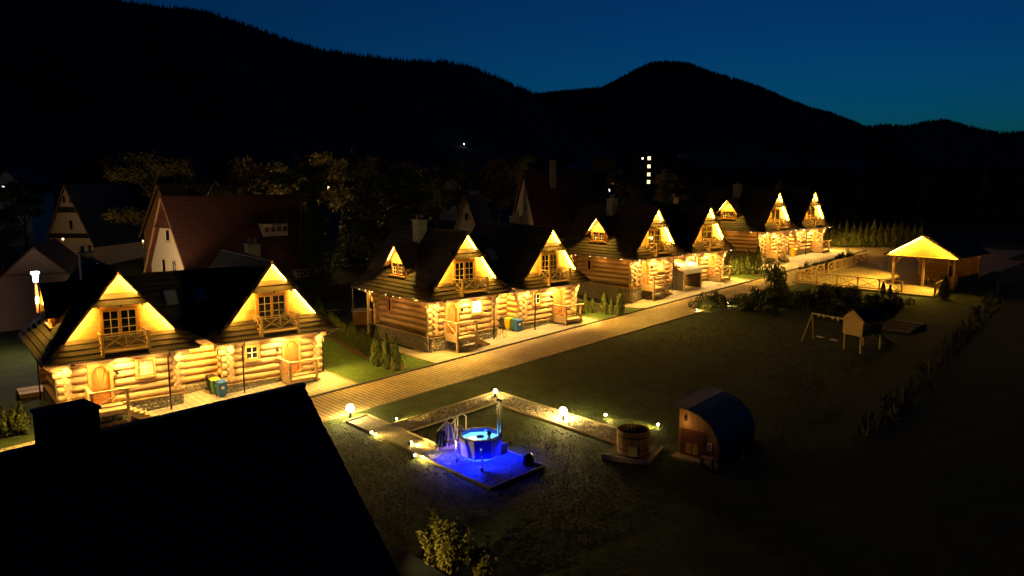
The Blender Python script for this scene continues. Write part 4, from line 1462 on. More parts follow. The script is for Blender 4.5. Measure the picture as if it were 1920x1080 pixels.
MB().prism([(-7, -1, zt), (10, -1, zt), (10, 4.5, zt + 4), (-7, 4.5, zt + 4)], (0, 0, .2)).prism([(-7, 10, zt), (10, 10, zt), (10, 4.5, zt + 4), (-7, 4.5, zt + 4)], (0, 0, .2)).build('roof', SLATE, tw)
WARMW = emit('warm_window', (1, .82, .4), .32)
for v in (297, 312, 327, 341):
    z = at(1216, v, 250).z - tw.location.z
    window(tw, 0, -.02, z, 1.05, 1.2, 2, 2, pane=WARMW, bar=DARKMET, frame=DARKMET, sill=False, bw=.08)


def street_lamp(u, v, dist, label, col, watt, bright, r=.16):
    p = at(u, v, dist)
    g = ground(p.x, p.y)
    if p.z - g > 12:
        g = p.z - 7
    t = thing('street_lamp', label, 'street lamp', (p.x, p.y, g), toward(u))
    h = p.z - g
    MB().tube([(0, 0, -.3), (0, 0, h + .2), (-.3, 0, h + .3)], .06, 6).build('pole', DARKMET, t)
    MB().lathe([(0, -r), (r * .7, -r * .7), (r, 0), (r * .7, r * .7), (0, r)], 10, (-.3, 0, h)).build('globe', emit('globe_%s' % label[:9], col, bright), t)
    if watt:
        light('POINT', 'lamp_light', t, (-.3, 0, h), watt, col, size=r)


street_lamp(616, 352, 105, 'orange street lamp glowing among the trees', (1, .64, .24), 2000, 4, .2)
street_lamp(870, 270, 600, 'tiny white light on the hillside above the second chalet', (1, .9, .75), 0, 3, .5)
street_lamp(1271, 275, 880, 'tiny white light right of the lit window column', (1, .9, .75), 0, 3, .7)
street_lamp(1780, 343, 300, 'yellow lamp glowing in the far right valley', (1, .75, .3), 60, 5, .55)
street_lamp(1725, 356, 260, 'faint lamp left of the yellow one in the right valley', (1, .9, .8), 0, .6, .35)
street_lamp(1205, 297, 240, 'small lamp left of the lit window column', (1, .9, .7), 0, 1.2, .3)
street_lamp(6, 352, 140, 'pale lamp at the left edge', (1, .95, .9), 80, .8, .3)
street_lamp(118, 448, 104, 'amber lamp below the far wooden gable', (1, .55, .2), 420, 1.2, .14)
street_lamp(497, 402, 97, 'amber lamp at the right end of the red roof below the olive tree', (1, .72, .25), 900, 1.0, .12)  # added lamp that brings the olive tree out of the dark
street_lamp(268, 452, 97, 'amber lamp beside the brown house left of the red roof', (1, .6, .22), 300, .8, .1)
street_lamp(745, 385, 92, 'dim lamp among the trees behind the second chalet', (1, .65, .25), 700, .4, .12)  # unseen lamp added so the tree belt shows faintly
street_lamp(1118, 352, 135, 'dim lamp in the trees behind the third chalet', (1, .68, .3), 1100, .4, .14)  # another added lamp, brightening the trees around it
street_lamp(1141, 357, 150, 'faint pale lamp behind the third chalet', (1, .9, .8), 0, .3, .35)

# lamp post behind the nearest chalet
p = at(66, 516, 60)
g = ground(p.x, p.y)
lp = thing('lamp_post', 'lamp post with white head and amber light below, beside the pink gable', 'lamp post', (p.x, p.y, g), toward(66))
h = p.z - g
MB().tube([(0, 0, -.2), (0, 0, h - 3.0)], .09, 8).build('pole', DARKMET, lp)
MB().tube([(0, 0, h - 3.0), (0, 0, h - 1.4), (0, 0, h - .55)], [.16, .13, .05], 10).build('column', mat('orange_lit_column', (.45, .17, .05), .5, scale=5), lp)  # orange lamp glow painted into the column colour
MB().lathe([(0, -.55), (.16, -.55), (.2, -.1), (.2, .1), (.3, .12), (.3, .28), (0, .3)], 12, (0, 0, h)).build('head', emit('white_head', (.75, .9, 1), 2.2), lp)
MB().lathe([(0, 0), (.1, 0), (.13, .2), (.13, .5), (.08, .62), (0, .62)], 10, (-.12, 0, h - 2.3)).build('amber_lamp', emit('amber', (1, .6, .16), 6), lp)
light('POINT', 'head_light', lp, (-.5, 0, h + .2), 230, (1, .8, .66), size=.2)
light('POINT', 'amber_light', lp, (-.4, 0, h - 2.0), 60, (1, .6, .22), size=.12)

# lamp between the chalets and the red roofed house
p = Vector((20, 80, 0))
p.z = ground(p.x, p.y)
lq = thing('lamp_post', 'yard lamp hidden behind the nearest chalet roof, lighting the cream gable', 'lamp post', tuple(p), 0)
MB().tube([(0, 0, -.2), (0, 0, 3.0)], .06, 8).build('pole', DARKMET, lq)
MB().lathe([(0, 0), (.16, .05), (.2, .2), (.1, .36), (0, .38)], 10, (0, 0, 3.0)).build('globe', MATS['amber'], lq)
light('SPOT', 'lamp_light', lq, (0, 0, 3.5), 1100, (1, .66, .3), aim=(.62, 1, .32), size=.2, cone=58, blend=.5)

# ------------------------------------------------------------------ bins, bicycle, canopy
def solid(name, col, rough=.5):
    return mat(name, col, rough, var=.15, scale=4)


def bin_(u, v, body, lidc, label, group):
    p = gp(u, v)
    p.z = ground(p.x, p.y) + .016
    t = thing('wheelie_bin', label, 'bin', tuple(p), R(-3), group)
    b = MB()
    b.add([(-.2, -.24, .06), (.2, -.24, .06), (.2, .2, .06), (-.2, .2, .06), (-.27, -.34, .95), (.27, -.34, .95), (.27, .3, .95), (-.27, .3, .95)],
          [(3, 2, 1, 0), (4, 5, 6, 7), (0, 1, 5, 4), (1, 2, 6, 5), (2, 3, 7, 6), (3, 0, 4, 7)])
    b.build('body', body, t)
    MB().box(-.3, .3, -.38, .33, .955, .985).prism([(-.27, -.33, .986), (.27, -.33, .986), (.22, -.2, 1.06), (-.22, -.2, 1.06)], (0, .42, 0)).build('lid', lidc, t)
    MB().tube([(-.25, .4, .92), (.25, .4, .92)], .018, 6).build('handle', DARKMET, t)
    for s in (-1, 1):
        MB().tube([(s * .22, .26, .11), (s * .27, .26, .11)], .11, 12).build('wheel', solid('rubber', (.02, .02, .02)), t)
    MB().box(-.09, .09, -.315, -.3, .55, .72).build('sticker', WHITEP, t)
    return t


YEL, GRE, BLU, DKB = solid('bin_yellow', (.75, .48, .02)), solid('bin_green', (.05, .16, .05)), solid('bin_blue', (.03, .12, .36)), solid('bin_navy', (.03, .04, .09))
bin_(397, 733, DARKMET, DARKMET, 'black bin behind the yellow lidded bin at the nearest chalet', 'bins at the nearest chalet')
bin_(405, 739, GRE, YEL, 'green bin with yellow lid at the nearest chalet', 'bins at the nearest chalet')
bin_(416, 744, BLU, BLU, 'blue bin in front at the nearest chalet', 'bins at the nearest chalet')
bin_(946, 617, DKB, DKB, 'navy bin, leftmost of four at the second chalet', 'bins at the second chalet')
bin_(954, 619, YEL, YEL, 'yellow bin at the second chalet', 'bins at the second chalet')
bin_(963, 620, GRE, GRE, 'green bin at the second chalet', 'bins at the second chalet')
bin_(970, 622, BLU, BLU, 'blue bin, rightmost of four at the second chalet', 'bins at the second chalet')
bin_(1487, 482, YEL, YEL, 'yellow bin at the farthest chalet', None)

p = HM[1] @ Vector((-1.05, .1, 0))
p.z = ground(p.x, p.y) + .02
bk = thing('bicycle', 'dark bicycle leaning at the corner of the second chalet', 'bicycle', tuple(p), R(75))


def ring(c, r, tr):
    m = MB()
    m.tube([(c[0] + r * math.cos(a * math.pi / 12), 0, c[2] + r * math.sin(a * math.pi / 12)) for a in range(25)], tr, 6, cap=False)
    return m


for x in (-.52, .52):
    w = ring((x, 0, .35), .33, .022).build('wheel', solid('tyre', (.02, .02, .02)), bk)
    for a in range(6):
        d = Vector((math.cos(a * math.pi / 6), 0, math.sin(a * math.pi / 6))) * .32
        MB().tube([Vector((x, 0, .35)) - d, Vector((x, 0, .35)) + d], .004, 4).build('spoke', CHROME, w)
fm = MB()
for a, b in (((-.52, 0, .35), (-.12, 0, .3)), ((-.12, 0, .3), (-.25, 0, .85)), ((-.52, 0, .35), (-.22, 0, .75)), ((-.22, 0, .75), (.33, 0, .8)), ((-.12, 0, .3), (.35, 0, .72)), ((.3, 0, .95), (.52, 0, .35))):
    fm.tube([a, b], .018, 6)
fm.build('frame', DARKMET, bk)
MB().box(-.37, -.15, -.06, .06, .86, .92).build('saddle', DARKMET, bk)
MB().tube([(.26, -.28, 1.0), (.31, 0, .98), (.26, .28, 1.0)], .014, 6).build('handlebar', CHROME, bk)

ct = thing('canopy', 'curved grey canopy roof on posts between the porches of the third chalet', 'canopy', tuple(HM[2].translation), CHALETS[2][3] * math.pi / 180 - HEAD)
prof = [(.2, 2.72), (-.35, 2.62), (-.8, 2.38), (-1.15, 2.05), (-1.4, 1.7)]
cv = MB()
for (y0, z0), (y1, z1) in zip(prof[:-1], prof[1:]):
    MB().prism([(-1.75, y0, z0), (1.35, y0, z0), (1.35, y1 - .02, z1 - .02), (-1.75, y1 - .02, z1 - .02)], (0, 0, .05)).build('roof_panel', mat('zinc', (.40, .37, .33), .5, metal=.3, scale=3), ct)
for x in (-1.65, 1.25):
    MB().box(x - .06, x + .06, -1.36, -1.24, -.2, 1.72).build('post', RAILW, ct)
    MB().prism([(x, .2, 0), (x, -1.2, 0), (x, -1.2, 1.7), (x, .2, 2.6)], (.04, 0, 0)).build('side_panel', mat('canopy_side', (.06, .045, .03), .9), ct)

# ------------------------------------------------------------------ terrace, railings, gazebo
TZ = lambda s, n, h=0: (s, n, ground(s, n) + h)
rect(73.4, 90.5, 24.6, 37.8, .05, 'terrace', pavers('terrace_pavers', (.5, .36, .16), (.42, .3, .12), .4, .4, mortar=(.22, .15, .07)))
ribbon('terrace_edge', [(73.3, 24.5), (73.3, 37.9), (90.5, 37.9)], .2, .12, mat('edge_stone', (.3, .24, .16), .85), seg=1)
rw = thing('retaining_wall', 'low dark stone wall under the terrace edge above the shrubs', 'wall', (73.15, 31, ground(73, 31)))
MB().box(-.12, .05, -6.6, 6.9, -1.2, .02).build('wall', STONE, rw)


def railing(label, a, b, bay=1.7, group='terrace railings', h=1.0):
    a, b = Vector(a), Vector(b)
    k = max(1, round((b - a).length / bay))
    d = (b - a).normalized()
    t = thing('railing', label, 'railing', TZ(a.x, a.y, .05), math.atan2(d.y, d.x), group)
    step = (b - a).length / k
    zs = [ground(a.x + d.x * step * i, a.y + d.y * step * i) - ground(a.x, a.y) for i in range(k + 1)]
    for i in range(k + 1):
        MB().box(i * step - .06, i * step + .06, -.06, .06, zs[i] - .1, zs[i] + h + .05).build('post', RAILW, t)
    for i in range(k):
        x0, x1 = i * step + .06, (i + 1) * step - .06
        MB().beam((x0 - .06, 0, zs[i] + h + .09), (x1 + .06, 0, zs[i + 1] + h + .09), .14, .07).build('top_rail', RAILW, t)
        MB().beam((x0, 0, zs[i] + .15), (x1, 0, zs[i + 1] + .15), .07, .08).build('bottom_rail', RAILW, t)
        MB().beam((x0, .02, zs[i] + .2), (x1, .02, zs[i + 1] + h), .07, .05).build('cross_brace', RAILW, t)
        MB().beam((x0, -.02, zs[i] + h), (x1, -.02, zs[i + 1] + .2), .07, .05).build('cross_brace', RAILW, t)
    return t


railing('crossed wooden railing along the lane side of the terrace, near half', (73.6, 37.7), (79.6, 37.7))
railing('crossed wooden railing along the lane side of the terrace, far half', (80.6, 37.7), (90.2, 37.7))
railing('crossed wooden railing along the front edge of the terrace above the shrubs', (73.6, 37.5), (73.6, 27.3), 1.9)
railing('short wooden railing at the right end of the terrace', (73.9, 24.55), (80.4, 24.9))

LEDG = emit('led_gazebo', (1.0, .60, .05), 42)
GAZ = (78.0, 27.1)
gz = thing('gazebo', 'wooden gazebo with a glowing yellow gable at the right of the terrace', 'gazebo', TZ(*GAZ, .05))
GW, GL, GE, GA_ = 3.15, 7.0, 2.85, 5.05
ids = 0
for y in (-2.75, 0, 2.75):
    for x in (0, GL):
        MB().box(x - .11, x + .11, y - .11, y + .11, -.1, GE).build('post', RAILW, gz)
    for sgn in (-1, 1):
        if abs(y + sgn * .7) < 2.9:
            MB().beam((0, y + sgn * .08, GE - .8), (0, y + sgn * .7, GE - .08), .1, .1).build('brace', RAILW, gz)
MB().box(-.12, .12, -3.0, 3.0, GE, GE + .2).build('tie_beam', RAILW, gz)
MB().box(GL - .12, GL + .12, -3.0, 3.0, GE, GE + .2).build('tie_beam', RAILW, gz)
for s in (-1, 1):
    MB().box(0, GL, s * 2.75 - .1, s * 2.75 + .1, GE + .21, GE + .38).build('wall_plate', RAILW, gz)
    Lr = math.hypot(GW + .3, GA_ - GE - .1)
    courses(gz, (-.75, 0, GA_), (1, 0, 0), (0, s * (GW + .3), -(GA_ - GE - .1)), [(0, 0), (GL + 1.5, 0), (GL + 1.5, Lr), (0, Lr)], .36, name='roof_board')
    MB().beam((-.73, 0, GA_ - .08), (-.73, s * (GW + .3), GE + .04), .05, .16, up=(0, -s * .3, 1)).build('barge_board', ROOF, gz)
    MB().beam((-.5, s * .12, GA_ - .22), (-.5, s * (GW - .1), GE + .24), .05, .05).build('led_strip', LEDG, gz)
    for k in range(4):
        x = .5 + k * 2.0
        MB().beam((x, 0, GA_ - .1), (x, s * (GW + .1), GE + .12), .09, .12).build('rafter', RAILW, gz)
for x in (1.5, 4.5):
    sp = MB().lathe([(0, 0), (.07, 0), (.08, .06), (0, .06)], 10, (x, GW - .1, GE - .02)).build('fill_spot', DARKMET, gz)  # added spots on the side eave, brightening the terrace floor
    light('SPOT', 'terrace_fill', sp, (x, GW + .1, GE - .06), 330, (1, .6, .08), aim=(-.3, 1, -.5), size=.05, cone=110, blend=.7)
gb = [(-(GW - .1), GE + .22), (GW - .1, GE + .22), (0, GA_ - .12)]
for k in range(9):
    z0 = GE + .22 + k * .23
    q = clip(clip(gb, 0, -1, -z0 - .004), 0, 1, z0 + .224)
    if len(q) > 2:
        MB().prism([(-.1, y, z) for y, z in q], (.05, 0, 0)).build('gable_board', BOARD, gz)
MB().box(-.9, .1, -GW - .2, GW + .2, GE + .02, GE + .07).build('gable_ledge', BOARD, gz)
for y in (-2.0, 2.0):
    sp = MB().lathe([(0, 0), (.07, 0), (.08, .06), (0, .06)], 10, (-.3, y, GE - .06)).build('fill_spot', DARKMET, gz)  # more added spots, for the front of the terrace
    light('SPOT', 'terrace_fill', sp, (-.32, y, GE - .1), 330, (1, .6, .08), aim=(-.75, .8, -.8), size=.05, cone=95, blend=.6)
for k in range(5):
    x = 1.2 + k * 1.2
    MB().box(x - .5, x + .5, -1.9, -1.1, .72, .77).build('bench_top', RAILW, gz) if k % 2 == 0 else None
for k in range(14):
    MB().box(GL + .13, GL + .16, -2.7 + k * .39, -2.33 + k * .39, 0, GE - .05).build('wall_board', WOODW, gz)
for k in range(8):
    MB().box(1.0 + k * .72, 1.68 + k * .72, -2.82, -2.79, 0, 1.0).build('wall_board', WOODW, gz)
for x in (2.0, 5.0):
    tb = thing('picnic_table', 'dark wooden picnic table under the gazebo, %s' % ('nearer one' if x < 3 else 'farther one'), 'table', TZ(GAZ[0] + x, GAZ[1] + .6, .05))
    MB().box(-.45, .45, -.9, .9, .72, .77).build('table_top', RAILW, tb)
    for s in (-1, 1):
        MB().box(s * .75 - .15, s * .75 + .15, -.9, .9, .42, .47).build('bench', RAILW, tb)
        MB().beam((-.85, s * .6, 0), (.3, s * .6, .73), .08).beam((.85, s * .6, 0), (-.3, s * .6, .73), .08).build('leg', RAILW, tb)

# garden steps beside the play tower
for i in range(4):
    s, n = 58.9 + i * .8, 22.2
    stp = thing('garden_step', 'timber edged garden step behind the play tower, step %s up' % ('one', 'two', 'three', 'four')[i], 'step', TZ(s, n, 0), 0, 'garden steps')
    MB().box(-.4, .4, -1.3, 1.3, -.2, .12 + .04 * i)  .build('tread', mat('old_timber', (.09, .065, .04), .9), stp)

# ------------------------------------------------------------------ swing set and play tower
PLAYW = mat('play_wood', (.68, .46, .18), .75, scale=4, col2=(.5, .32, .12), bump=.3, stretch=(1, .4, 2))
a = gp(1590, 660)
tz = ground(52.2, 21.7)
TX, TY = 52.2, 21.7
pt = thing('play_tower', 'small wooden play house on stilts beside the swings', 'play house', (TX, TY, tz), R(-14))
for x in (-1.0, 1.0):
    for y in (-.65, .65):
        MB().box(x - .05, x + .05, y - .05, y + .05, -.15, 2.35).build('leg', PLAYW, pt)
for k in range(7):
    MB().box(-1.05 + k * .3, -.76 + k * .3, -.7, .7, 1.08, 1.12).build('floor_board', PLAYW, pt)
gbp = [(-.78, 1.12), (.78, 1.12), (.78, 2.25), (.42, 2.62), (0, 2.82), (-.42, 2.62), (-.78, 2.25)]
for k in range(12):
    z0 = 1.12 + k * .142
    q = clip(clip(gbp, 0, -1, -z0 - .006), 0, 1, z0 + .136)
    if len(q) > 2:
        MB().prism([(-1.08 - random.uniform(0, .01), y, z) for y, z in q], (.03, 0, 0)).build('board', PLAYW, pt)
for s in (-1, 1):
    for k in range(5):
        MB().box(-1.0, 1.0, s * .72 - .015, s * .72 + .015, 1.14 + k * .15, 1.28 + k * .15).build('board', PLAYW, pt)
    courses(pt, (-1.2, 0, 2.88), (1, 0, 0), (0, s * .95, -.72), [(0, 0), (2.4, 0), (2.4, 1.19), (0, 1.19)], .3, name='roof_board')
MB().prism([(1.1, -.35, 1.1), (1.1, .35, 1.1), (3.0, .35, .1), (3.0, -.35, .1)], (0, 0, .06)).build('slide', solid('slide_dark', (.05, .06, .1)), pt)
sw = thing('swing_set', 'wooden swing set with two pale seats beside the play house', 'swing', (TX, TY, tz), R(-14))
by0, by1 = .75, 3.6
MB().tube([(-.9, by0, 2.05), (-.9, by1, 2.05)], .06, 8).build('beam', PLAYW, sw)
for x in (-1.6, -.2):
    MB().tube([(-.9, by1 - .05, 2.05), (x, by1 + .3, -.3)], .05, 8).build('leg', PLAYW, sw)
for y in (1.35, 2.55):
    st = MB().box(-1.02, -.78, y - .05, y + .5, .42, .47).build('seat', WHITEP, sw)
    for dy in (0, .45):
        MB().tube([(-.9, y + dy, 2.0), (-.9, y + dy, .45)], .012, 5).build('chain', CHROME, sw)
        MB().box(-.96, -.84, y + dy - .04, y + dy + .04, 1.9, 2.12).build('hanger', WHITEP, sw)

# ------------------------------------------------------------------ meadow fence at the right
ft = None
fpts = [(36.5, 14.6), (42, 15.1), (48, 15.9), (55, 17.0), (62, 18.1), (69, 19.1), (76, 20.1), (84, 21.2)]
ft = thing('meadow_fence', 'thin post and wire fence along the dark meadow at the right', 'fence', TZ(*fpts[0]))
o0 = Vector(ft.location)
pp = along(fpts, 4.2)
for q in pp:
    MB().tube([Vector(TZ(q.x, q.y, -.3)) - o0, Vector(TZ(q.x + random.uniform(-.06, .06), q.y + random.uniform(-.06, .06), random.uniform(1.15, 1.4))) - o0], .05, 6).build('post', mat('grey_post', (.07, .06, .05), .9, scale=6), ft)
for hh in (.4, .75, 1.1):
    MB().tube([Vector(TZ(q.x, q.y, hh)) - o0 for q in pp], .004, 4).build('wire', DARKMET, ft)
tufts('tall_grass', 1300, (36, 78, 13, 21), .15, .5, mat('dry_grass', (.06, .055, .025), .9, scale=2, col2=(.035, .03, .014)), 8, lambda x, y: abs(y - (14.6 + (x - 36.5) * .14)) < .8)

# ------------------------------------------------------------------ tub garden
LAMPC = (1.0, .66, .13)
GLOBE = emit('path_globe', (1, .74, .26), 70)
def bollard(s, n, label, watt, r=.21, h=.32):
    t = thing('garden_lamp', label, 'garden lamp', TZ(s, n), 0, 'garden lamps round the paths')
    MB().lathe([(.07, -.1), (.07, h - .04), (.12, h), (0, h)], 12).build('base', DARKMET, t)
    MB().lathe([(0, -r), (r * .5, -r * .87), (r * .87, -r * .5), (r, 0), (r * .87, r * .5), (r * .5, r * .87), (0, r)], 16, (0, 0, h + r)).build('globe', GLOBE, t, smooth=True)
    light('POINT', 'lamp_light', t, (0, 0, h + r), watt, LAMPC, size=r * 1.02)


bollard(20.75, 36.75, 'bright garden lamp at the lane end of the gravel path', 230)
bollard(28.45, 33.1, 'smaller garden lamp at the far corner of the paths', 130, .1)
bollard(28.35, 27.35, 'bright garden lamp right of the tub', 230)


def ground_spot(s, n, aim, label, watt, cone=70):
    t = thing('ground_spot', label, 'spotlight', TZ(s, n, .02), math.atan2(aim[1], aim[0]), 'ground spotlights in the lawn')
    MB().tube([(0, 0, -.1), (0, 0, .1)], .02, 6).build('spike', DARKMET, t)
    MB().tube([(-.1, 0, .12), (.06, 0, .14)], [.05, .07], 10).build('housing', DARKMET, t)
    MB().lathe([(0, -.05), (.05, -.04), (.06, 0), (.05, .04), (0, .05)], 10, (.07, 0, .15)).build('lens', emit('spot_lens', (1, .76, .28), 45), t)
    light('SPOT', 'spot_light', t, (.14, 0, .16), watt, LAMPC, aim=(1, 0, -.02), size=.04, cone=cone, blend=.7)


ground_spot(20.0, 33.4, (.5, -1), 'ground spotlight halfway down the left gravel path', 60, 110)
ground_spot(19.8, 29.1, (.6, -1), 'ground spotlight at the left corner of the blue gravel', 70, 120)
ground_spot(20.6, 30.6, (.7, -.5), 'ground spotlight beside the tub steps', 110, 120)
ground_spot(22.0, 34.1, (1, -.15), 'ground spotlight at the start of the pebble bed', 90, 90)
ground_spot(30.9, 22.85, (-.6, .9), 'ground spotlight between the barrel and the sauna', 90, 110)
ground_spot(55.6, 37.6, (.8, -.3), 'small spotlight at the foot of the corner shrubs', 40, 110)
ground_spot(59.6, 37.0, (.3, -.6), 'second small spotlight among the corner shrubs', 40, 110)
ground_spot(30.2, 26.0, (-.2, -1), 'ground spotlight at the far edge of the right path', 30, 110)

# hot tub
TC = Vector((22.25, 27.0, ground(22.25, 27.0) + .03))
tub = thing('hot_tub', 'octagonal hot tub glowing blue on the gravel', 'hot tub', tuple(TC), R(12))
TR, TH = 1.08, 1.0
BLUEM = mat('tub_shell', (.05, .09, .5), .35, scale=3, col2=(.035, .06, .36))
WOODT = mat('tub_wood', (.26, .22, .34), .6, scale=4, col2=(.17, .14, .24))
oc = lambda r, k: (r * math.cos(R(22.5 + 45 * k)), r * math.sin(R(22.5 + 45 * k)))
for k in range(8):
    a0, a1 = oc(TR * .93, k), oc(TR * .93, k + 1)
    b0, b1 = oc(TR, k), oc(TR, k + 1)
    i0, i1 = oc(TR - .09, k), oc(TR - .09, k + 1)
    MB().add([(*a0, .12), (*a1, .12), (*b1, TH), (*b0, TH), (*i0, TH), (*i1, TH), (*i0, .2), (*i1, .2)],
             [(0, 1, 2, 3), (3, 2, 5, 4), (4, 5, 7, 6)]).build('side_panel', WOODT if k in (3, 6) else BLUEM, tub)
    r0, r1, r2, r3 = oc(TR + .05, k), oc(TR + .05, k + 1), oc(TR - .14, k + 1), oc(TR - .14, k)
    MB().prism([(*r0, TH + .004), (*r1, TH + .004), (*r2, TH + .004), (*r3, TH + .004)], (0, 0, .05)).build('rim', BLUEM, tub)
MB().prism([(*oc(TR * .92, k), .1) for k in range(8)], (0, 0, .06)).build('floor', BLUEM, tub)
WAT = bpy.data.materials.new('lit_water')
WAT.use_nodes = True
wb = WAT.node_tree.nodes['Principled BSDF']
wb.inputs['Base Color'].default_value = (.10, .42, .62, 1)
wb.inputs['Roughness'].default_value = .08
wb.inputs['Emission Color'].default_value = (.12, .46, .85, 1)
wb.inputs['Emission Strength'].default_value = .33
nz = WAT.node_tree.nodes.new('ShaderNodeTexNoise')
nz.inputs['Scale'].default_value = 7
bpn = WAT.node_tree.nodes.new('ShaderNodeBump')
bpn.inputs['Strength'].default_value = .25
WAT.node_tree.links.new(nz.outputs['Fac'], bpn.inputs['Height'])
WAT.node_tree.links.new(bpn.outputs[0], wb.inputs['Normal'])
MB().add([(*oc(TR - .1, k), TH - .16) for k in range(8)], [tuple(range(8))]).build('water', WAT, tub)
MB().lathe([(0, 0), (.19, 0), (.19, .05), (.14, .07), (0, .07)], 16, (.12, .1, TH - .17)).build('floating_tray', solid('tray', (.02, .05, .12)), tub)
for k in range(6):
    a = R(22.5 + 60 * k)
    MB().box(-.05, .05, -.012, .012, 0, .04).build('led', emit('blue_led', (.03, .08, 1), 1.2), tub, loc=((TR - .13) * math.cos(a), (TR - .13) * math.sin(a), TH - .1), rot=(0, 0, a + math.pi / 2))
# blue under-glow strips set back beneath the shell
for k in range(8):
    a0, a1 = oc(TR * .66, k), oc(TR * .66, k + 1)
    MB().beam((*a0, .05), (*a1, .05), .06, .05).build('glow_strip', emit('blue_strip', (.004, .012, 1), 60), tub)

DARKP = solid('post_metal', (.12, .13, .2), .35)
for i, (s, n, lab) in enumerate([(21.0, 27.25, 'left'), (21.1, 25.5, 'front')]):
    t = thing('metal_post', 'slim shiny post standing at the %s of the hot tub' % lab, 'post', TZ(s, n, .01))
    MB().tube([(0, 0, -.1), (0, 0, 1.05)], .035, 10).build('tube', CHROME, t)
    MB().lathe([(0, 0), (.1, 0), (.1, .16), (.05, .2), (0, .2)], 12).build('base', DARKP, t)
    light('SPOT', 'post_fill', t, (0, .06, .97), 90, (.004, .016, 1), aim=(0, -.15, -1), size=.03, cone=150, blend=.8)  # blue spot added to colour the gravel round the tub
    MB().lathe([(0, 0), (.07, 0), (.07, .03), (0, .05)], 10, (0, 0, 1.05)).build('cap', DARKP, t)
    MB().lathe([(0, 0), (.02, .0), (.02, .02), (0, .02)], 8, (0, .06, .99)).build('fill_lens', emit('fill_lens', (.05, .12, 1), 3), t)  # small lens made up for the added blue spot
stv = thing('stove_pipes', 'pair of tall chrome stove pipes behind the hot tub', 'stove pipe', TZ(23.05, 26.5, .01))
for y in (-.1, .1):
    MB().tube([(0, y, -.05), (0, y, 2.55)], .055, 12).build('pipe', CHROME, stv)
    MB().lathe([(.09, 0), (.09, .1), (.02, .16), (0, .16)], 10, (0, y, 2.56)).build('cowl', CHROME, stv)
MB().box(-.25, .25, -.28, .28, 0, .55).build('stove', DARKMET, stv)
light('SPOT', 'gravel_fill', stv, (.1, -.5, .9), 70, (.004, .016, 1), aim=(0, -.2, -1), size=.06, cone=150, blend=.8)  # added blue fill without a fixture, no part of the stove
bg_ = thing('fuel_sack', 'black sack with a pale label at the right corner of the blue gravel', 'sack', TZ(23.0, 24.4, .01), R(20))
m = MB().lathe([(0, 0), (.24, .02), (.28, .2), (.25, .42), (.16, .56), (.07, .6), (0, .6)], 12)
m.build('sack', solid('black_plastic', (.015, .015, .02), .35), bg_, smooth=True)
MB().box(.1, .28, -.22, -.19, .12, .5).build('label_patch', WHITEP, bg_)

# steps with arched hand rails
stp = thing('tub_steps', 'wooden tub steps with arched white hand rails left of the hot tub', 'steps', TZ(21.14, 28.93, .01), R(-29.5))
for k in range(3):
    MB().prism([(.05 + .3 * k, .05, .2 + .25 * k), (.34 + .3 * k, .05, .2 + .25 * k), (.9 + .3 * k, .42, .2 + .25 * k), (.61 + .3 * k, .42, .2 + .25 * k)], (0, 0, .05)).build('tread', RAILW, stp)
for ox, oy in ((0, .04), (.58, .42)):
    MB().prism([(ox, oy, 0), (ox + 1.0, oy, 0), (ox + 1.0, oy, .72), (ox, oy, .2)], (0, .04, 0)).build('stringer', RAILW, stp)
WTUBE = mat('white_tube', (.8, .76, .7), .4, scale=4, var=.08)
for ox, oy in ((0, 0), (.61, .45)):
    MB().tube([(ox, oy, -.1), (ox, oy, 1.05), (ox + .61, oy, 1.75), (ox + .87, oy, 1.55), (ox + .87, oy, -.1)], .03, 8).build('hand_rail', WTUBE, stp)
    MB().tube([(ox + .45, oy, .2), (ox + .45, oy, 1.56)], .024, 8).build('hand_rail', WTUBE, stp)


def robe(loc, rz, h, m, label, name='bathrobe'):
    t = thing(name, label, 'robe', loc, rz)
    vs, fs = [], []
    nu, nv = 14, 8
    for j in range(nv + 1):
        z = -h * j / nv
        w = .16 + .1 * j / nv
        for i in range(nu + 1):
            u = i / nu * 2 - 1
            vs.append((u * w, .05 * math.sin(u * 9 + j * .5) * (.3 + j / nv) - .06 * (1 - u * u), z))
    for j in range(nv):
        for i in range(nu):
            a = j * (nu + 1) + i
            fs.append((a, a + 1, a + nu + 2, a + nu + 1))
    o = MB().add(vs, fs).build('body', m, t, smooth=True)
    md = o.modifiers.new('thick', 'SOLIDIFY')
    md.thickness = .03
    for s in (-1, 1):
        MB().tube([(s * .14, -.03, -.04), (s * .24, -.03, -.3), (s * .25, -.03, -.62)], [.06, .065, .07], 8).build('sleeve', m, t)
    MB().tube([(-.1, -.06, 0), (0, .02, .03), (.1, -.06, 0)], .03, 6).build('collar', m, t)


z0 = TC.z
ROBEM = mat('robe_cloth', (.66, .6, .72), .95, scale=8, bump=.4)
robe((21.52, 28.66, z0 + 1.35), R(-29), .85, ROBEM, 'pale bathrobe hanging on the left hand rail of the tub steps')
robe((21.22, 28.78, z0 + .98), R(-29), .8, solid('dark_cloth', (.03, .03, .05), .95), 'dark bathrobe hanging on the hand rail beside the pale one')
robe((22.0, 28.35, z0 + 1.15), R(-29), .8, ROBEM, 'pale towel robe hanging on the hand rail nearest the tub')


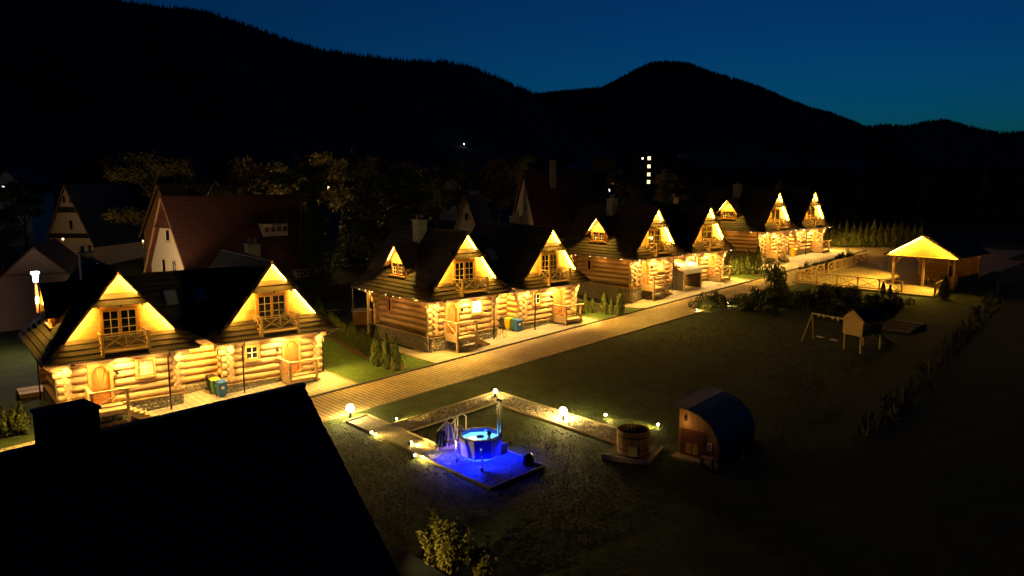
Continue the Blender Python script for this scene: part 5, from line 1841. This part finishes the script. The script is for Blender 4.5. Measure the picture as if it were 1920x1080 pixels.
# ------------------------------------------------------------------ bather
def skin_body(name, joints, edges, m, parent):
    me = bpy.data.meshes.new(name)
    me.from_pydata([j[:3] for j in joints], edges, [])
    o = bpy.data.objects.new(name, me)
    COL.objects.link(o)
    sk = o.modifiers.new('skin', 'SKIN')
    for v, j in zip(me.skin_vertices[0].data, joints):
        v.radius = (j[3], j[4] if len(j) > 4 else j[3])
    me.skin_vertices[0].data[0].use_root = True
    sb = o.modifiers.new('sub', 'SUBSURF')
    sb.levels = sb.render_levels = 2
    bpy.context.view_layer.update()
    dg = bpy.context.evaluated_depsgraph_get()
    m2 = bpy.data.meshes.new_from_object(o.evaluated_get(dg))
    bpy.data.objects.remove(o)
    m2.materials.clear()
    m2.materials.append(m)
    m2.polygons.foreach_set('use_smooth', [True] * len(m2.polygons))
    return put(m2, name, parent)


SKINM = mat('skin', (.50, .30, .2), .6, scale=5, var=.1)
per = thing('person', 'person sitting in the blue lit hot tub, seen from behind', 'person', (22.3, 26.38, TC.z + .46), R(60))
J = [(0, 0, .0, .15, .11), (0, 0, .22, .13, .1), (0, 0, .42, .155, .1), (0, -.01, .52, .07, .065), (0, 0, .57, .05, .05), (0, .015, .64, .07, .08), (0, .02, .74, .078, .095), (0, .015, .82, .06, .07),
     (.17, 0, .47, .062), (.25, .12, .27, .045), (.17, .3, .2, .035), (.16, .37, .19, .038, .02),
     (-.17, 0, .47, .062), (-.25, .12, .27, .045), (-.17, .3, .2, .035), (-.16, .37, .19, .038, .02),
     (.1, .1, -.03, .085), (.12, .45, -.02, .06), (.12, .5, -.35, .045), (.12, .62, -.37, .035),
     (-.1, .1, -.03, .085), (-.12, .45, -.02, .06), (-.12, .5, -.35, .045), (-.12, .62, -.37, .035)]
Ed = [(0, 1), (1, 2), (2, 3), (3, 4), (4, 5), (5, 6), (6, 7), (2, 8), (8, 9), (9, 10), (10, 11), (2, 12), (12, 13), (13, 14), (14, 15), (0, 16), (16, 17), (17, 18), (18, 19), (0, 20), (20, 21), (21, 22), (22, 23)]
for hi, sx in ((11, 1), (15, -1)):
    hx, hy, hz = J[hi][:3]
    for k, (dx, ln) in enumerate(((-.028, .06), (-.01, .07), (.01, .068), (.028, .055))):
        J.append((hx + dx, hy + .045, hz, .0095))
        J.append((hx + dx, hy + .045 + ln * .6, hz - .008, .009))
        J.append((hx + dx, hy + .045 + ln, hz - .022, .008))
        n0 = len(J)
        Ed += [(hi, n0 - 3), (n0 - 3, n0 - 2), (n0 - 2, n0 - 1)]
    J.append((hx - sx * .045, hy + .01, hz, .011))
    J.append((hx - sx * .065, hy + .045, hz - .005, .009))
    n0 = len(J)
    Ed += [(hi, n0 - 2), (n0 - 2, n0 - 1)]
bd = skin_body('body', J, Ed, SKINM, per)
hm = MB()
for j in range(9):
    ph = math.pi * j / 10
    for i in range(16):
        th = 2 * math.pi * i / 16
        front = max(0, math.sin(th))
        rr = 1.0 if not (front > .35 and ph > 1.0) else .8
        hm.v.append((.098 * rr * math.sin(ph) * math.cos(th), .012 + .116 * rr * math.sin(ph) * math.sin(th), .76 + .125 * math.cos(ph)))
for j in range(8):
    for i in range(16):
        hm.f.append((j * 16 + i, j * 16 + (i + 1) % 16, (j + 1) * 16 + (i + 1) % 16, (j + 1) * 16 + i))
hm.build('hair', solid('hair', (.03, .02, .015), .7), per, smooth=True)
fc = MB().prism([(-.014, .108, .70), (.014, .108, .70), (0, .105, .75)], (0, .018, 0))
fc.build('nose', SKINM, per)
for s in (-1, 1):
    MB().lathe([(0, -.011), (.011, 0), (0, .011)], 8, (s * .032, .108, .75)).build('eye', solid('eye', (.05, .04, .04)), per)
    MB().lathe([(0, -.03), (.012, -.02), (.016, .01), (0, .03)], 8, (s * .088, .01, .72)).build('ear', SKINM, per)
MB().box(-.022, .022, .104, .11, .665, .672).build('mouth', solid('lip', (.4, .17, .14)), per)

# ------------------------------------------------------------------ plunge barrel and sauna
bc = Vector((27.35, 21.75))
STAVE = mat('barrel_wood', (.36, .20, .07), .75, scale=4, col2=(.22, .11, .035), stretch=(2, 2, .3), rnd=.15)
bdk = thing('barrel_deck', 'square timber deck under the plunge barrel', 'deck', TZ(bc.x, bc.y, .0), R(20))
for k in range(8):
    MB().box(-1.05, 1.05, -1.05 + k * .265, -.8 + k * .265, .0, .1).build('deck_board', mat('old_timber', (.09, .065, .04), .9), bdk)
MB().box(-1.15, -1.06, -1.15, 1.15, -.1, .16).build('edge_beam', EDGE, bdk)
MB().box(-1.05, 1.15, -1.15, -1.06, -.1, .16).build('edge_beam', EDGE, bdk)
ba = thing('plunge_barrel', 'open round wooden plunge barrel on its deck', 'barrel', TZ(bc.x, bc.y, .1))
for k in range(24):
    a0, a1 = k * math.pi / 12 + .012, (k + 1) * math.pi / 12 - .012
    r0, r1 = .74, .78
    c = [(math.cos(a), math.sin(a)) for a in (a0, a1)]
    MB().add([(r0 * c[0][0], r0 * c[0][1], 0), (r0 * c[1][0], r0 * c[1][1], 0), (r1 * c[1][0], r1 * c[1][1], 1.12), (r1 * c[0][0], r1 * c[0][1], 1.12),
              (.69 * c[0][0], .69 * c[0][1], 0), (.69 * c[1][0], .69 * c[1][1], 0), (.73 * c[1][0], .73 * c[1][1], 1.12), (.73 * c[0][0], .73 * c[0][1], 1.12)],
             [(0, 1, 2, 3), (5, 4, 7, 6), (3, 2, 6, 7), (1, 5, 6, 2), (4, 0, 3, 7)]).build('stave', STAVE, ba)
MB().lathe([(0, .12), (.7, .12)], 24).build('bottom', STAVE, ba)
for z in (.25, .85):
    MB().lathe([(.76 + z * .03, z), (.768 + z * .03, z), (.768 + z * .03, z + .05), (.76 + z * .03, z + .05)], 28).build('hoop', DARKMET, ba)
MB().lathe([(0, 0), (.72, 0)], 24, (0, 0, .8)).build('water', glass('dark_water', (.01, .014, .018), .03), ba)
MB().box(-.87, -.79, -.22, .22, .06, .5).build('hatch', mat('pale_hatch', (.6, .42, .22), .7), ba, rot=(0, 0, R(38)))

sd = R(-82)       # along the front wall, left to right
sa = thing('sauna_hut', 'curved wooden sauna hut with a dark bent roof on the lawn', 'sauna', TZ(28.7, 20.1), sd)
SW_, SD_ = 2.15, 3.4
prof = [(0, .1), (0, 2.2)]
for k in range(1, 13):
    a = math.pi / 2 * k / 12
    prof.append((SW_ * .42 + (SW_ * .58) * math.sin(a) if k else 0, .1 + 0))
arc = [(.0, 2.35), (.5, 2.28), (1.0, 2.14), (1.4, 1.93), (1.72, 1.65), (1.95, 1.3), (2.08, .95), (2.12, .6), (2.08, .3), (1.95, .1)]
body = [(0, .1)] + arc
SAUW = mat('sauna_wood', (.42, .22, .07), .75, scale=3, col2=(.28, .13, .04), stretch=(3, 1, .4), rnd=.14)
x = 0.0
while x < 2.12:
    q = clip(clip([(a, b) for a, b in body], -1, 0, -x - .004), 1, 0, x + .13)
    if len(q) > 2:
        MB().prism([(a, -.03, b) for a, b in q], (0, .03, 0)).build('front_board', SAUW, sa)
    x += .134
MB().prism([(a, .002, b) for a, b in body], (0, SD_, 0)).build('body', SAUW, sa)
ext = [(-.35, 2.42)] + [(a + .03, b + .05) for a, b in arc[1:]]
SAUR = mat('bent_roof', (.09, .06, .055), .5, scale=3, col2=(.06, .04, .04))
SAUSKY = mat('sky_sheen_roof', (.03, .08, .12), .45, scale=3, col2=(.02, .055, .085))  # sky reflection on the curved part painted in as blue
for i, ((a0, b0), (a1, b1)) in enumerate(zip(ext[:-1], ext[1:])):
    nx, nz = b0 - b1, a1 - a0
    ln = math.hypot(nx, nz)
    MB().prism([(a0, -.3, b0), (a1, -.3, b1), (a1 + nx / ln * .06, -.3, b1 + nz / ln * .06), (a0 + nx / ln * .06, -.3, b0 + nz / ln * .06)], (0, SD_ + .6, 0)).build('roof_panel', SAUR if i < 4 else SAUSKY, sa)
rdm = mat('sauna_door', (.16, .055, .025), .6, scale=3)
dr = MB().box(.12, 1.35, -.09, -.035, .1, 1.35).build('door', rdm, sa)
for k in (0, 1):
    MB().box(.42 + k * .33, .68 + k * .33, -.1, -.088, .22, .72).build('pane', mat('amber_pane', (.5, .26, .1), .3, scale=2), dr)
MB().tube([(1.25, -.1, .7), (1.25, -.16, .7), (1.25, -.16, .95)], .015, 6).build('handle', CHROME, dr)
window(sa, 1.6, -.035, .75, .18, .28, 1, 1, fw=.03, depth=.03, sill=False, pane=mat('amber_pane', (.5, .26, .1), .3))
MB().box(-.1, 2.2, -.6, SD_, -.2, .09).build('base_frame', EDGE, sa)
sl_ = MB().box(.3, .4, -.14, -.04, 1.75, 1.95).build('wall_lamp', DARKMET, sa)  # lamp added under the roof edge to lift the front boards
light('POINT', 'sauna_fill', sl_, (.35, -.45, 1.7), 1.0, (1, .6, .2), size=.05)
bn = thing('sauna_bench', 'small dark bench in front of the sauna hut', 'bench', TZ(28.35, 18.3, .0), sd)
MB().box(-.3, .3, -.15, .15, .4, .45).build('seat', RAILW, bn)
for s in (-1, 1):
    MB().box(s * .25 - .03, s * .25 + .03, -.12, .12, 0, .4).build('leg', RAILW, bn)
lgp = thing('timber_beam', 'loose timber beam lying on the dark lawn right of the sauna', 'beam', TZ(30.2, 17.6, .05), R(28))
MB().box(0, 2.6, -.06, .06, 0, .1).build('beam', EDGE, lgp)

# round tub, bench and deck behind the second and first chalet
q = gp(680, 606)
rt = thing('round_tub', 'round wooden tub with a lit pale cover behind the second chalet', 'tub', (q.x, q.y, ground(q.x, q.y)))
for k in range(20):
    a0, a1 = k * math.pi / 10 + .012, (k + 1) * math.pi / 10 - .012
    MB().prism([(.9 * math.cos(a0), .9 * math.sin(a0), 0), (.9 * math.cos(a1), .9 * math.sin(a1), 0), (.9 * math.cos(a1), .9 * math.sin(a1), 1.15), (.9 * math.cos(a0), .9 * math.sin(a0), 1.15)], (-.05 * math.cos(a0), -.05 * math.sin(a0), 0)).build('stave', STAVE, rt)
MB().lathe([(0, 1.16), (.96, 1.16), (.96, 1.22), (0, 1.26)], 24).build('cover', mat('tub_cover', (.55, .45, .25), .7), rt)
MB().tube([(-.75, .3, 0), (-.75, .3, 3.2)], .06, 8).build('stove_pipe', CHROME, rt)
for k in range(3):
    MB().box(.3 - .1 + .35 * k, .62 + .35 * k, -1.5, -.9, 0, .6 - .18 * k).build('step', RAILW, rt)
q = gp(624, 590)
gbn = thing('garden_bench', 'small pale wooden bench on the lawn behind the hedge', 'bench', (q.x, q.y, ground(q.x, q.y)), R(-20))
for k in range(3):
    MB().box(-.8, .8, -.2 + k * .14, -.08 + k * .14, .42, .46).build('slat', RAILW, gbn)
for s in (-1, 1):
    MB().box(s * .65 - .04, s * .65 + .04, -.2, .2, 0, .42).build('leg', RAILW, gbn)
q = gp(68, 738)
dk = thing('side_deck', 'small timber deck at the left side of the nearest chalet', 'deck', (q.x, q.y, ground(q.x, q.y)), R(-3))
for k in range(2):
    MB().box(-1.0, 1.0, -.9 + k * .92, -.02 + k * .92, 0, .3 + .02 * k).build('deck_board', RAILW, dk)
fpn = thing('board_fence', 'dark board fence across the back gardens behind the hedge', 'fence', (34, 70, ground(34, 70)))
for k in range(60):
    xx = -10 + k * .5
    MB().box(xx, xx + .47, 0, .03, -.3 + SL * xx, 1.6 + SL * xx).build('board', BROWNR, fpn)
